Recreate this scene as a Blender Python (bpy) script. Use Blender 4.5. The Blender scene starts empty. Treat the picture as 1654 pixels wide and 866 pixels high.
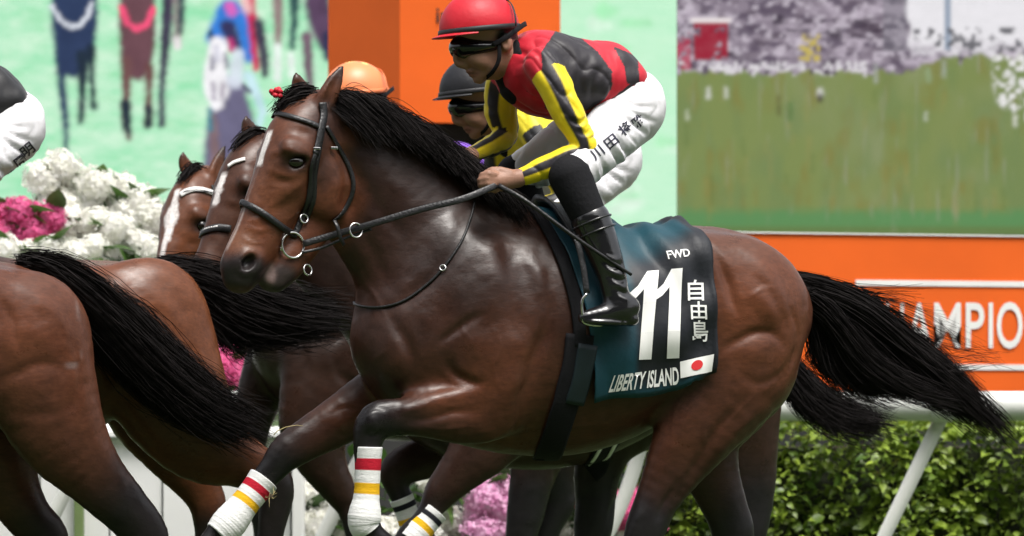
import bpy, bmesh, math, random
import numpy as np
from mathutils import Vector, Matrix
from mathutils.bvhtree import BVHTree

random.seed(7)
RNG = np.random.default_rng(7)
SC = bpy.context.scene
COL = SC.collection

# ------------------------------------------------------------------ camera
CAM_D, CAM_H, HORIZON, PXM = 14.0, 0.98, 640.0, 520.0
FOC = PXM * CAM_D
cam_data = bpy.data.cameras.new('camera')
cam_data.sensor_width = 36.0
cam_data.lens = 36.0 * FOC / 1654.0
cam_data.shift_y = (HORIZON - 433.0) / 1654.0
cam_data.clip_start = 0.5
cam_data.clip_end = 2000.0
cam_data.dof.use_dof = True
cam_data.dof.focus_distance = 13.8
cam_data.dof.aperture_fstop = 5.0
cam = bpy.data.objects.new('camera', cam_data)
cam.location = (0, -CAM_D, CAM_H)
cam.rotation_euler = (math.radians(90), 0, 0)
COL.objects.link(cam)
SC.camera = cam

# ------------------------------------------------------------------ sky, sun, exposure (overcast afternoon)
SUN_EL, SUN_AZ = math.radians(66), math.radians(150)
world = bpy.data.worlds.new('World')
SC.world = world
world.use_nodes = True
wn, wl = world.node_tree.nodes, world.node_tree.links
wn.clear()
sky = wn.new('ShaderNodeTexSky')
sky.sky_type = 'NISHITA'
sky.sun_disc = False
sky.sun_elevation = SUN_EL
sky.sun_rotation = SUN_AZ
sky.air_density = 1.0
sky.dust_density = 6.0
sky.ozone_density = 0.6
hsv = wn.new('ShaderNodeHueSaturation')
hsv.inputs['Saturation'].default_value = 0.25
bg = wn.new('ShaderNodeBackground')
bg.inputs['Strength'].default_value = 0.13
wo = wn.new('ShaderNodeOutputWorld')
wl.new(sky.outputs[0], hsv.inputs['Color'])
wl.new(hsv.outputs[0], bg.inputs['Color'])
wl.new(bg.outputs[0], wo.inputs['Surface'])

sun_data = bpy.data.lights.new('sun', 'SUN')
sun_data.energy = 1.5
sun_data.angle = math.radians(22)
sun_data.color = (1.0, 0.96, 0.9)
sun = bpy.data.objects.new('sun', sun_data)
COL.objects.link(sun)
# direction towards the sun; sky rotation 0 is +Y, turning clockwise seen from above
sd = Vector((math.sin(SUN_AZ) * math.cos(SUN_EL), math.cos(SUN_AZ) * math.cos(SUN_EL), math.sin(SUN_EL)))
sun.rotation_euler = sd.to_track_quat('Z', 'Y').to_euler()
sun.location = (0, 0, 12)

SC.view_settings.view_transform = 'Standard'
SC.view_settings.look = 'None'
SC.view_settings.gamma = 1.0
SC.view_settings.use_curve_mapping = False
SC.view_settings.exposure = 0.85

# ------------------------------------------------------------------ frames
def at(px, py, Y):
    s = (CAM_D + Y) / FOC
    return Vector(((px - 827.0) * s, Y, CAM_H + (HORIZON - py) * s))

class Frame:
    """Local frame of a horse or rider: x towards the tail, y away from the viewer's side, z up."""
    def __init__(self, x0, y0, yaw_deg, z0=0.0):
        self.x0, self.y0, self.z0 = x0, y0, z0
        self.c, self.s = math.cos(math.radians(yaw_deg)), math.sin(math.radians(yaw_deg))
        self.M = Matrix(((self.c, -self.s, 0, x0), (self.s, self.c, 0, y0), (0, 0, 1, z0), (0, 0, 0, 1)))
    def scale(self, px, l=0.0):
        k = (px - 827.0) / FOC
        x = (k * (CAM_D + self.y0 + l * self.c) - self.x0 + l * self.s) / (self.c - k * self.s)
        return x, (CAM_D + self.y0 + x * self.s + l * self.c) / FOC
    def L(self, px, py, l=0.0):
        x, m = self.scale(px, l)
        return (x, l, CAM_H + (HORIZON - py) * m - self.z0)
    @staticmethod
    def placed(y0, yaw_deg, z0, local, px):
        """frame whose local point stands at picture column px"""
        f = Frame(0, y0, yaw_deg, z0)
        X = local[0] * f.c - local[1] * f.s; Y = y0 + local[0] * f.s + local[1] * f.c
        return Frame((px - 827.0) * (CAM_D + Y) / FOC - X, y0, yaw_deg, z0)
    def cam_local(self):
        return self.M.inverted() @ Vector((0, -CAM_D, CAM_H))
    def ray(self, px, py):
        """camera ray of a picture point in local coordinates"""
        o = self.cam_local()
        p = self.M.inverted() @ at(px, py, 0.0)
        return o, (p - o).normalized()

# ------------------------------------------------------------------ object helpers
def tag(o, label=None, cat=None, group=None, kind=None):
    if label: o['label'] = label
    if cat: o['category'] = cat
    if group: o['group'] = group
    if kind: o['kind'] = kind
    return o

def empty(name, M=None, parent=None):
    o = bpy.data.objects.new(name, None)
    o.empty_display_size = 0.1
    COL.objects.link(o)
    if parent: o.parent = parent
    if M is not None: o.matrix_local = M
    return o

def mesh_obj(name, verts, faces, mat=None, parent=None, smooth=True, M=None, col=None):
    me = bpy.data.meshes.new(name)
    if isinstance(faces, np.ndarray):
        nf, k = faces.shape
        me.vertices.add(len(verts)); me.vertices.foreach_set('co', np.asarray(verts, np.float32).ravel())
        me.loops.add(nf * k); me.loops.foreach_set('vertex_index', faces.astype(np.int32).ravel())
        me.polygons.add(nf)
        me.polygons.foreach_set('loop_start', np.arange(0, nf * k, k, dtype=np.int32))
        me.polygons.foreach_set('loop_total', np.full(nf, k, np.int32))
        me.update(calc_edges=True)
        me.validate()
    else:
        me.from_pydata([tuple(v) for v in verts], [], [tuple(f) for f in faces])
        me.update()
    if smooth:
        me.polygons.foreach_set('use_smooth', np.ones(len(me.polygons), bool))
    if col is not None:
        a = me.color_attributes.new('Col', 'FLOAT_COLOR', 'POINT')
        c4 = np.ones((len(verts), 4), np.float32); c4[:, :3] = col
        a.data.foreach_set('color', c4.ravel())
    if mat: me.materials.append(mat)
    o = bpy.data.objects.new(name, me)
    COL.objects.link(o)
    if parent: o.parent = parent
    if M is not None: o.matrix_local = M
    return o

def bm_obj(name, bm, mat=None, parent=None, smooth=False, M=None):
    me = bpy.data.meshes.new(name)
    bmesh.ops.recalc_face_normals(bm, faces=bm.faces[:])
    bm.to_mesh(me); bm.free()
    if smooth: me.polygons.foreach_set('use_smooth', np.ones(len(me.polygons), bool))
    if mat: me.materials.append(mat)
    o = bpy.data.objects.new(name, me); COL.objects.link(o)
    if parent: o.parent = parent
    if M is not None: o.matrix_local = M
    return o

def bm_box(bm, lo, hi, bevel=0.0):
    lo, hi = Vector(lo), Vector(hi)
    r = bmesh.ops.create_cube(bm, size=1.0)
    vs = r['verts']
    bmesh.ops.scale(bm, vec=hi - lo, verts=vs)
    bmesh.ops.translate(bm, vec=(lo + hi) / 2, verts=vs)
    if bevel > 0:
        es = list({e for v in vs for e in v.link_edges})
        bmesh.ops.bevel(bm, geom=es, offset=bevel, segments=2, affect='EDGES', profile=0.6)

def catmull(P, n):
    """resample control rows (k,d) with n steps per interval"""
    P = np.asarray(P, float)
    if len(P) < 3: n2 = n; return np.array([P[0] + (P[-1] - P[0]) * t for t in np.linspace(0, 1, n2 + 1)])
    Q = np.vstack([2 * P[0] - P[1], P, 2 * P[-1] - P[-2]])
    out = []
    for i in range(1, len(Q) - 2):
        p0, p1, p2, p3 = Q[i - 1], Q[i], Q[i + 1], Q[i + 2]
        for t in np.arange(n) / n:
            out.append(0.5 * (2 * p1 + (p2 - p0) * t + (2 * p0 - 5 * p1 + 4 * p2 - p3) * t ** 2 + (3 * p1 - p0 - 3 * p2 + p3) * t ** 3))
    out.append(P[-1])
    return np.array(out)

def tube(path, r, sides=8, cap=True):
    """(verts, faces) of a tube along path (k,3); r scalar or per point"""
    path = np.asarray(path, float); n = len(path)
    r = np.broadcast_to(np.asarray(r, float), (n,))
    tan = np.gradient(path, axis=0); tan /= np.linalg.norm(tan, axis=1)[:, None] + 1e-9
    ref = np.array([0, 1.0, 0]) if abs(tan[0][1]) < 0.9 else np.array([0, 0, 1.0])
    u = np.cross(tan[0], ref); u /= np.linalg.norm(u)
    V = []; F = []
    for i in range(n):
        u = u - tan[i] * np.dot(u, tan[i]); u /= np.linalg.norm(u) + 1e-9
        w = np.cross(tan[i], u)
        for j in range(sides):
            a = 2 * math.pi * j / sides
            V.append(path[i] + r[i] * (math.cos(a) * u + math.sin(a) * w))
    for i in range(n - 1):
        for j in range(sides):
            a, b = i * sides + j, i * sides + (j + 1) % sides
            F.append((a, b, b + sides, a + sides))
    if cap:
        F.append(tuple(range(sides))[::-1]); F.append(tuple(range((n - 1) * sides, n * sides)))
    return V, F

def ribbon(path, nrm, width, thick):
    """flat strap: rectangular section, width across the path, thick along nrm"""
    path = np.asarray(path, float); nrm = np.asarray(nrm, float); n = len(path)
    width = np.broadcast_to(np.asarray(width, float), (n,))
    tan = np.gradient(path, axis=0); tan /= np.linalg.norm(tan, axis=1)[:, None] + 1e-9
    V = []; F = []
    for i in range(n):
        m = nrm[i] / (np.linalg.norm(nrm[i]) + 1e-9)
        s = np.cross(tan[i], m); s /= np.linalg.norm(s) + 1e-9
        h = width[i] / 2
        for a, b in ((-1, 0), (-.8, 1), (.8, 1), (1, 0), (.8, -1), (-.8, -1)):
            V.append(path[i] + s * h * a + m * thick / 2 * b)
    for i in range(n - 1):
        for j in range(6):
            a, b = i * 6 + j, i * 6 + (j + 1) % 6
            F.append((a, b, b + 6, a + 6))
    F.append(tuple(range(6))[::-1]); F.append(tuple(range((n - 1) * 6, n * 6)))
    return V, F

def merge(parts):
    V = []; F = []
    for v, f in parts:
        o = len(V); V.extend(v); F.extend([tuple(i + o for i in q) for q in f])
    return V, F

# ------------------------------------------------------------------ sculpting volume (signed distance grid + surface nets)
class Vol:
    def __init__(self, lo, hi, h):
        self.lo = np.array(lo, np.float32); self.h = h
        self.n = np.ceil((np.array(hi) - np.array(lo)) / h).astype(int) + 1
        self.f = np.full(self.n, 0.3, np.float32)
        self.ax = [self.lo[i] + h * np.arange(self.n[i], dtype=np.float32) for i in range(3)]
    def box(self, lo, hi):
        a = np.clip(np.floor((np.array(lo) - self.lo) / self.h).astype(int), 0, self.n)
        b = np.clip(np.ceil((np.array(hi) - self.lo) / self.h).astype(int) + 1, 0, self.n)
        if np.any(b <= a): return None
        sl = tuple(slice(a[i], b[i]) for i in range(3))
        X = self.ax[0][sl[0]][:, None, None]; Y = self.ax[1][sl[1]][None, :, None]; Z = self.ax[2][sl[2]][None, None, :]
        return sl, X, Y, Z
    def put(self, sl, d, k, mode):
        f = self.f[sl]
        if mode == 'add':
            if k > 0:
                hh = np.maximum(k - np.abs(f - d), 0) / k
                self.f[sl] = np.minimum(f, d) - hh * hh * k * 0.25
            else: self.f[sl] = np.minimum(f, d)
        else:
            d = -d
            hh = np.maximum(k - np.abs(f - d), 0) / max(k, 1e-6)
            self.f[sl] = np.maximum(f, d) + hh * hh * k * 0.25
    def seg(self, a, b, rh0, rw0, rh1, rw1, d_out, g):
        """elliptic segment in the local x-z plane"""
        sl, X, Y, Z = g
        dx, dz = b[0] - a[0], b[2] - a[2]
        L2 = dx * dx + dz * dz + 1e-9
        t = np.clip(((X - a[0]) * dx + (Z - a[2]) * dz) / L2, 0, 1)
        ex = X - (a[0] + t * dx); ez = Z - (a[2] + t * dz)
        dp2 = ex * ex + ez * ez
        ey = Y - (a[1] + t * (b[1] - a[1]))
        rh = rh0 + t * (rh1 - rh0); rw = rw0 + t * (rw1 - rw0)
        q = np.sqrt(dp2 / (rh * rh) + ey * ey / (rw * rw))
        ln = np.sqrt(dp2 + ey * ey)
        d = np.where(q > 0.25, ln * (1 - 1 / np.maximum(q, 0.25)), (q - 1) * np.minimum(rh, rw))
        return d.astype(np.float32)
    def chain(self, rows, k=0.03, n=4, mode='add'):
        """rows: (x, y, z, rh, rw)"""
        R = catmull(rows, n); R[:, 3:] = np.maximum(R[:, 3:], 0.003)
        m = R[:, 3:].max() + k + 3 * self.h
        g = self.box(R[:, :3].min(0) - m, R[:, :3].max(0) + m)
        if g is None: return
        acc = np.full(self.f[g[0]].shape, 9.0, np.float32)
        for i in range(len(R) - 1):
            a, b = R[i], R[i + 1]
            mm = max(a[3:].max(), b[3:].max()) + k + 3 * self.h
            gg = self.box(np.minimum(a[:3], b[:3]) - mm, np.maximum(a[:3], b[:3]) + mm)
            if gg is None: continue
            d = self.seg(a, b, a[3], a[4], b[3], b[4], None, gg)
            sub = tuple(slice(gg[0][j].start - g[0][j].start, gg[0][j].stop - g[0][j].start) for j in range(3))
            acc[sub] = np.minimum(acc[sub], d)
        acc = np.minimum(acc, 0.3)
        self.put(g[0], acc, k, mode)
    def cone(self, pts, rad, k=0.02, n=1, mode='add'):
        """round 3D tapered chain"""
        R = np.column_stack([np.asarray(pts, float), np.asarray(rad, float)])
        if n > 1: R = catmull(R, n)
        R[:, 3] = np.maximum(R[:, 3], 0.002)
        m = R[:, 3].max() + k + 3 * self.h
        g = self.box(R[:, :3].min(0) - m, R[:, :3].max(0) + m)
        if g is None: return
        sl, X, Y, Z = g
        acc = None
        for i in range(len(R) - 1):
            a, b = R[i], R[i + 1]; d3 = b[:3] - a[:3]; L2 = float(d3 @ d3) + 1e-9
            t = np.clip(((X - a[0]) * d3[0] + (Y - a[1]) * d3[1] + (Z - a[2]) * d3[2]) / L2, 0, 1)
            d = np.sqrt((X - a[0] - t * d3[0]) ** 2 + (Y - a[1] - t * d3[1]) ** 2 + (Z - a[2] - t * d3[2]) ** 2) - (a[3] + t * (b[3] - a[3]))
            acc = d if acc is None else np.minimum(acc, d)
        self.put(sl, acc.astype(np.float32), k, mode)
    def ell(self, c, r, ang=0.0, k=0.03, mode='add', yaw=0.0):
        """ellipsoid; ang turns it in the x-z plane (degrees, x towards z), yaw turns in x-y"""
        m = max(r) + k + 3 * self.h
        g = self.box(np.array(c) - m, np.array(c) + m)
        if g is None: return
        sl, X, Y, Z = g
        ca, sa = math.cos(math.radians(ang)), math.sin(math.radians(ang))
        cy, sy = math.cos(math.radians(yaw)), math.sin(math.radians(yaw))
        x, y, z = X - c[0], Y - c[1], Z - c[2]
        x, y = x * cy + y * sy, -x * sy + y * cy
        x, z = x * ca + z * sa, -x * sa + z * ca
        q = np.sqrt((x / r[0]) ** 2 + (y / r[1]) ** 2 + (z / r[2]) ** 2)
        ln = np.sqrt(x * x + y * y + z * z)
        d = np.where(q > 0.25, ln * (1 - 1 / np.maximum(q, 0.25)), (q - 1) * min(r))
        self.put(sl, d.astype(np.float32), k, mode)
    def mesh(self):
        f = self.f; nx, ny, nz = f.shape
        s = f < 0
        c = [s[i:nx - 1 + i, j:ny - 1 + j, k:nz - 1 + k] for i in (0, 1) for j in (0, 1) for k in (0, 1)]
        allc = c[0].copy(); anyc = c[0].copy()
        for q in c[1:]: allc &= q; anyc |= q
        act = anyc & ~allc
        idx = np.argwhere(act)
        vid = np.full(act.shape, -1, np.int32); vid[act] = np.arange(len(idx))
        offs = [(i, j, k) for i in (0, 1) for j in (0, 1) for k in (0, 1)]
        val = np.stack([f[idx[:, 0] + o[0], idx[:, 1] + o[1], idx[:, 2] + o[2]] for o in offs], 1)
        acc = np.zeros((len(idx), 3)); cnt = np.zeros(len(idx))
        for a in range(8):
            for b in range(a + 1, 8):
                oa, ob = np.array(offs[a]), np.array(offs[b])
                if np.abs(oa - ob).sum() != 1: continue
                fa, fb = val[:, a], val[:, b]
                m = (fa < 0) != (fb < 0)
                t = np.where(m, fa / np.where(m, fa - fb, 1), 0)
                p = oa[None] + t[:, None] * (ob - oa)[None]
                acc[m] += p[m]; cnt[m] += 1
        V = (idx + acc / cnt[:, None]) * self.h + self.lo
        F = []
        for ax in range(3):
            o = [0, 0, 0]; o[ax] = 1
            u, w = [i for i in range(3) if i != ax]
            A = s[:nx - o[0], :ny - o[1], :nz - o[2]]; B = s[o[0]:, o[1]:, o[2]:]
            e = np.argwhere(A != B)
            e = e[(e[:, u] > 0) & (e[:, w] > 0) & (e[:, u] < self.n[u] - 1) & (e[:, w] < self.n[w] - 1)]
            sg = A[e[:, 0], e[:, 1], e[:, 2]]
            def V_(du, dw):
                q = e.copy(); q[:, u] += du; q[:, w] += dw
                return vid[q[:, 0], q[:, 1], q[:, 2]]
            Q = np.stack([V_(-1, -1), V_(0, -1), V_(0, 0), V_(-1, 0)], 1)
            flip = sg if ax != 1 else ~sg
            Q[~flip] = Q[~flip][:, ::-1]
            F.append(Q)
        F = np.vstack(F)
        F = F[(F >= 0).all(1)]
        return V.astype(np.float32), F

def smooth_verts(V, F, it=1, lam=0.5):
    V = V.copy()
    E = np.vstack([F[:, [0, 1]], F[:, [1, 2]], F[:, [2, 3]], F[:, [3, 0]]])
    n = len(V); deg = np.bincount(E[:, 0], minlength=n) + np.bincount(E[:, 1], minlength=n)
    for _ in range(it):
        for sgn in (lam, -lam * 1.04):
            acc = np.zeros_like(V)
            for j in range(3):
                acc[:, j] = np.bincount(E[:, 0], V[E[:, 1], j], n) + np.bincount(E[:, 1], V[E[:, 0], j], n)
            V += sgn * (acc / np.maximum(deg, 1)[:, None] - V)
    return V

def capsule_dist(V, pts):
    """distance and parameter of vertices to a polyline (k,3)"""
    pts = np.asarray(pts, float); best = np.full(len(V), 1e9); par = np.zeros(len(V))
    for i in range(len(pts) - 1):
        a, d = pts[i], pts[i + 1] - pts[i]
        t = np.clip(((V - a) @ d) / (d @ d + 1e-12), 0, 1)
        dd = np.linalg.norm(V - a - t[:, None] * d, axis=1)
        m = dd < best; best[m] = dd[m]; par[m] = (i + t[m]) / (len(pts) - 1)
    return best, par

def sstep(e0, e1, x):
    t = np.clip((x - e0) / (e1 - e0), 0, 1); return t * t * (3 - 2 * t)

def vnoise(V, freq, seed=0, octaves=3):
    """cheap smooth value noise on vertices, about -1..1"""
    out = np.zeros(len(V)); amp = 1.0; tot = 0
    for o in range(octaves):
        P = np.asarray(V, np.float64) * freq * 2 ** o + seed * 17.3 + 1000
        i = np.floor(P).astype(np.int64); f = P - i; f = f * f * (3 - 2 * f)
        r = 0
        for a in (0, 1):
            for b in (0, 1):
                for c in (0, 1):
                    h = ((i[:, 0] + a) * 73856093) ^ ((i[:, 1] + b) * 19349663) ^ ((i[:, 2] + c) * 83492791 + seed * 7919)
                    h = ((h * 1103515245 + 12345) >> 8) & 0xffff
                    w = (f[:, 0] if a else 1 - f[:, 0]) * (f[:, 1] if b else 1 - f[:, 1]) * (f[:, 2] if c else 1 - f[:, 2])
                    r = r + w * (h / 32767.5 - 1)
        out += amp * r; tot += amp; amp *= 0.5
    return out / tot
# ------------------------------------------------------------------ materials
def mat_new(name):
    m = bpy.data.materials.new(name); m.use_nodes = True
    nt = m.node_tree; b = nt.nodes['Principled BSDF']
    return m, nt, b

def N(nt, t, **kw):
    n = nt.nodes.new(t)
    for k, v in kw.items():
        if k in n.inputs.keys() if hasattr(n.inputs, 'keys') else False: n.inputs[k].default_value = v
        else: setattr(n, k, v)
    return n

def simple(name, col, rough=0.5, spec=0.5, metal=0.0, var=0.0, vscale=20.0, bump=0.0, bscale=80.0, coat=0.0, stretch=None, coords='Object'):
    m, nt, b = mat_new(name)
    b.inputs['Base Color'].default_value = (*col, 1)
    b.inputs['Roughness'].default_value = rough
    b.inputs['Specular IOR Level'].default_value = spec
    b.inputs['Metallic'].default_value = metal
    if coat: b.inputs['Coat Weight'].default_value = coat; b.inputs['Coat Roughness'].default_value = 0.15
    tc = N(nt, 'ShaderNodeTexCoord')
    mp = N(nt, 'ShaderNodeMapping')
    if stretch: mp.inputs['Scale'].default_value = stretch
    nt.links.new(tc.outputs[coords], mp.inputs['Vector'])
    if var > 0:
        no = N(nt, 'ShaderNodeTexNoise'); no.inputs['Scale'].default_value = vscale; no.inputs['Detail'].default_value = 5
        mr = N(nt, 'ShaderNodeMapRange'); mr.inputs['From Min'].default_value = .3; mr.inputs['From Max'].default_value = .7
        mr.inputs['To Min'].default_value = 1 - var; mr.inputs['To Max'].default_value = 1 + var
        mx = N(nt, 'ShaderNodeMixRGB', blend_type='MULTIPLY'); mx.inputs['Fac'].default_value = 1; mx.inputs['Color1'].default_value = (*col, 1)
        nt.links.new(mp.outputs[0], no.inputs['Vector']); nt.links.new(no.outputs['Fac'], mr.inputs['Value'])
        nt.links.new(mr.outputs[0], mx.inputs['Color2']); nt.links.new(mx.outputs[0], b.inputs['Base Color'])
    if bump > 0:
        n2 = N(nt, 'ShaderNodeTexNoise'); n2.inputs['Scale'].default_value = bscale; n2.inputs['Detail'].default_value = 6
        bp = N(nt, 'ShaderNodeBump'); bp.inputs['Strength'].default_value = bump; bp.inputs['Distance'].default_value = 0.01
        nt.links.new(mp.outputs[0], n2.inputs['Vector']); nt.links.new(n2.outputs['Fac'], bp.inputs['Height'])
        nt.links.new(bp.outputs[0], b.inputs['Normal'])
    return m

def attr_mat(name, rough=0.5, spec=0.5, bump=0.0, bscale=60.0, sheen=0.0, var=0.15, vscale=12.0, stretch=(1, 1, 1), rvar=0.0):
    """colour from the painted attribute, fine variation and relief from noise"""
    m, nt, b = mat_new(name)
    at_ = N(nt, 'ShaderNodeVertexColor'); at_.layer_name = 'Col'
    tc = N(nt, 'ShaderNodeTexCoord'); mp = N(nt, 'ShaderNodeMapping'); mp.inputs['Scale'].default_value = stretch
    nt.links.new(tc.outputs['Object'], mp.inputs['Vector'])
    no = N(nt, 'ShaderNodeTexNoise'); no.inputs['Scale'].default_value = vscale; no.inputs['Detail'].default_value = 6; no.inputs['Roughness'].default_value = 0.65
    mr = N(nt, 'ShaderNodeMapRange'); mr.inputs['From Min'].default_value = .3; mr.inputs['From Max'].default_value = .7
    mr.inputs['To Min'].default_value = 1 - var; mr.inputs['To Max'].default_value = 1 + var
    mx = N(nt, 'ShaderNodeMixRGB', blend_type='MULTIPLY'); mx.inputs['Fac'].default_value = 1
    nt.links.new(mp.outputs[0], no.inputs['Vector']); nt.links.new(no.outputs['Fac'], mr.inputs['Value'])
    nt.links.new(at_.outputs['Color'], mx.inputs['Color1']); nt.links.new(mr.outputs[0], mx.inputs['Color2'])
    nt.links.new(mx.outputs[0], b.inputs['Base Color'])
    b.inputs['Roughness'].default_value = rough
    b.inputs['Specular IOR Level'].default_value = spec
    if rvar > 0:
        n3 = N(nt, 'ShaderNodeTexNoise'); n3.inputs['Scale'].default_value = 3.5; n3.inputs['Detail'].default_value = 8; n3.inputs['Roughness'].default_value = 0.7
        m3 = N(nt, 'ShaderNodeMapRange'); m3.inputs['From Min'].default_value = .35; m3.inputs['From Max'].default_value = .65
        m3.inputs['To Min'].default_value = rough - rvar; m3.inputs['To Max'].default_value = rough + rvar
        nt.links.new(tc.outputs['Object'], n3.inputs['Vector']); nt.links.new(n3.outputs['Fac'], m3.inputs['Value']); nt.links.new(m3.outputs[0], b.inputs['Roughness'])
    if sheen: b.inputs['Sheen Weight'].default_value = sheen; b.inputs['Sheen Roughness'].default_value = 0.4
    if bump > 0:
        n2 = N(nt, 'ShaderNodeTexNoise'); n2.inputs['Scale'].default_value = bscale; n2.inputs['Detail'].default_value = 7; n2.inputs['Roughness'].default_value = 0.6
        bp = N(nt, 'ShaderNodeBump'); bp.inputs['Strength'].default_value = bump; bp.inputs['Distance'].default_value = 0.006
        nt.links.new(mp.outputs[0], n2.inputs['Vector']); nt.links.new(n2.outputs['Fac'], bp.inputs['Height'])
        nt.links.new(bp.outputs[0], b.inputs['Normal'])
    return m

def coat_mat():
    m, nt, b = mat_new('horse_coat')
    L = nt.links.new
    at_ = N(nt, 'ShaderNodeVertexColor'); at_.layer_name = 'Col'
    tc = N(nt, 'ShaderNodeTexCoord')
    def noise(scale, detail, stretch, rough=.6):
        mp = N(nt, 'ShaderNodeMapping'); mp.inputs['Scale'].default_value = stretch; L(tc.outputs['Object'], mp.inputs['Vector'])
        n = N(nt, 'ShaderNodeTexNoise'); n.inputs['Scale'].default_value = scale; n.inputs['Detail'].default_value = detail; n.inputs['Roughness'].default_value = rough
        L(mp.outputs[0], n.inputs['Vector']); return n
    def rng(n, a, b_, lo=.3, hi=.7):
        r = N(nt, 'ShaderNodeMapRange'); r.inputs['From Min'].default_value = lo; r.inputs['From Max'].default_value = hi; r.inputs['To Min'].default_value = a; r.inputs['To Max'].default_value = b_
        L(n.outputs['Fac'], r.inputs['Value']); return r
    big = noise(5, 5, (1, 1, 1)); hair = noise(150, 4, (.22, 1, .7), .7); mid = noise(26, 6, (.6, 1, 1), .7)
    m1 = N(nt, 'ShaderNodeMath', operation='MULTIPLY'); m2 = N(nt, 'ShaderNodeMath', operation='MULTIPLY')
    L(rng(big, .78, 1.22).outputs[0], m1.inputs[0]); L(rng(hair, .78, 1.22).outputs[0], m1.inputs[1]); L(m1.outputs[0], m2.inputs[0]); L(rng(mid, .85, 1.15).outputs[0], m2.inputs[1])
    mx = N(nt, 'ShaderNodeMixRGB', blend_type='MULTIPLY'); mx.inputs['Fac'].default_value = 1
    L(at_.outputs['Color'], mx.inputs['Color1']); L(m2.outputs[0], mx.inputs['Color2']); L(mx.outputs[0], b.inputs['Base Color'])
    sw = noise(4.5, 8, (1, 1, 1.3), .72); L(rng(sw, .27, .46, .38, .64).outputs[0], b.inputs['Roughness'])
    b.inputs['Specular IOR Level'].default_value = .33
    ad = N(nt, 'ShaderNodeMath', operation='MULTIPLY_ADD'); ad.inputs[1].default_value = .35; L(hair.outputs['Fac'], ad.inputs[0]); L(mid.outputs['Fac'], ad.inputs[2])
    bp = N(nt, 'ShaderNodeBump'); bp.inputs['Strength'].default_value = .26; bp.inputs['Distance'].default_value = .005
    L(ad.outputs[0], bp.inputs['Height']); L(bp.outputs[0], b.inputs['Normal'])
    return m
M_COAT = coat_mat()
M_HAIR = simple('black_horsehair', (0.0125, 0.0105, 0.0105), rough=0.7, spec=0.07, var=0.45, vscale=30)
M_LEATHER = simple('black_leather', (0.012, 0.012, 0.013), rough=0.38, spec=0.5, bump=0.25, bscale=120)
M_BOOT = simple('polished_boot_leather', (0.010, 0.010, 0.011), rough=0.16, spec=0.6, bump=0.25, bscale=22, coat=0.4, stretch=(1, 1, 2))
M_SUEDE = simple('black_suede', (0.010, 0.010, 0.012), rough=0.85, spec=0.2, bump=0.2, bscale=90)
M_STEEL = simple('polished_steel', (0.75, 0.74, 0.72), rough=0.18, metal=1.0)
M_EYE = simple('dark_eye', (0.008, 0.005, 0.004), rough=0.05, spec=0.8)
M_SILK = attr_mat('racing_silk', rough=0.5, spec=0.4, bump=0.35, bscale=16, var=0.1, vscale=9, stretch=(1, 1, 1), sheen=0.15)
M_BREECH = attr_mat('white_breeches_cloth', rough=0.6, spec=0.35, bump=0.55, bscale=13, var=0.05, vscale=8, stretch=(1.0, 1, 1.0))
M_SKIN = attr_mat('skin', rough=0.5, spec=0.4, bump=0.15, bscale=120, var=0.08, vscale=30)
M_PRINT = simple('white_print', (0.86, 0.86, 0.84), rough=0.6)
M_WRAP = attr_mat('elastic_bandage', rough=0.8, spec=0.2, bump=0.3, bscale=70, var=0.06, vscale=20, stretch=(1, 1, 3))
def text_mesh(body, size=1.0, bold=0.0):
    cu = bpy.data.curves.new('lettering', 'FONT'); cu.body = body; cu.size = size; cu.offset = bold
    cu.resolution_u = 4; cu.fill_mode = 'FRONT'; cu.align_x = 'LEFT'
    o = bpy.data.objects.new('lettering', cu); COL.objects.link(o)
    dg = bpy.context.evaluated_depsgraph_get(); dg.update()
    me = bpy.data.meshes.new_from_object(o.evaluated_get(dg))
    bpy.data.objects.remove(o)
    bm = bmesh.new(); bm.from_mesh(me); bpy.data.meshes.remove(me)
    bmesh.ops.remove_doubles(bm, verts=bm.verts, dist=1e-5)
    xs = [v.co.x for v in bm.verts] or [0, 1]; ys = [v.co.y for v in bm.verts] or [0, 1]
    x0, x1, y0, y1 = min(xs), max(xs), min(ys), max(ys)
    for v in bm.verts: v.co.x = (v.co.x - x0) / (x1 - x0 + 1e-9); v.co.y = (v.co.y - y0) / (y1 - y0 + 1e-9)
    return bm

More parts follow.
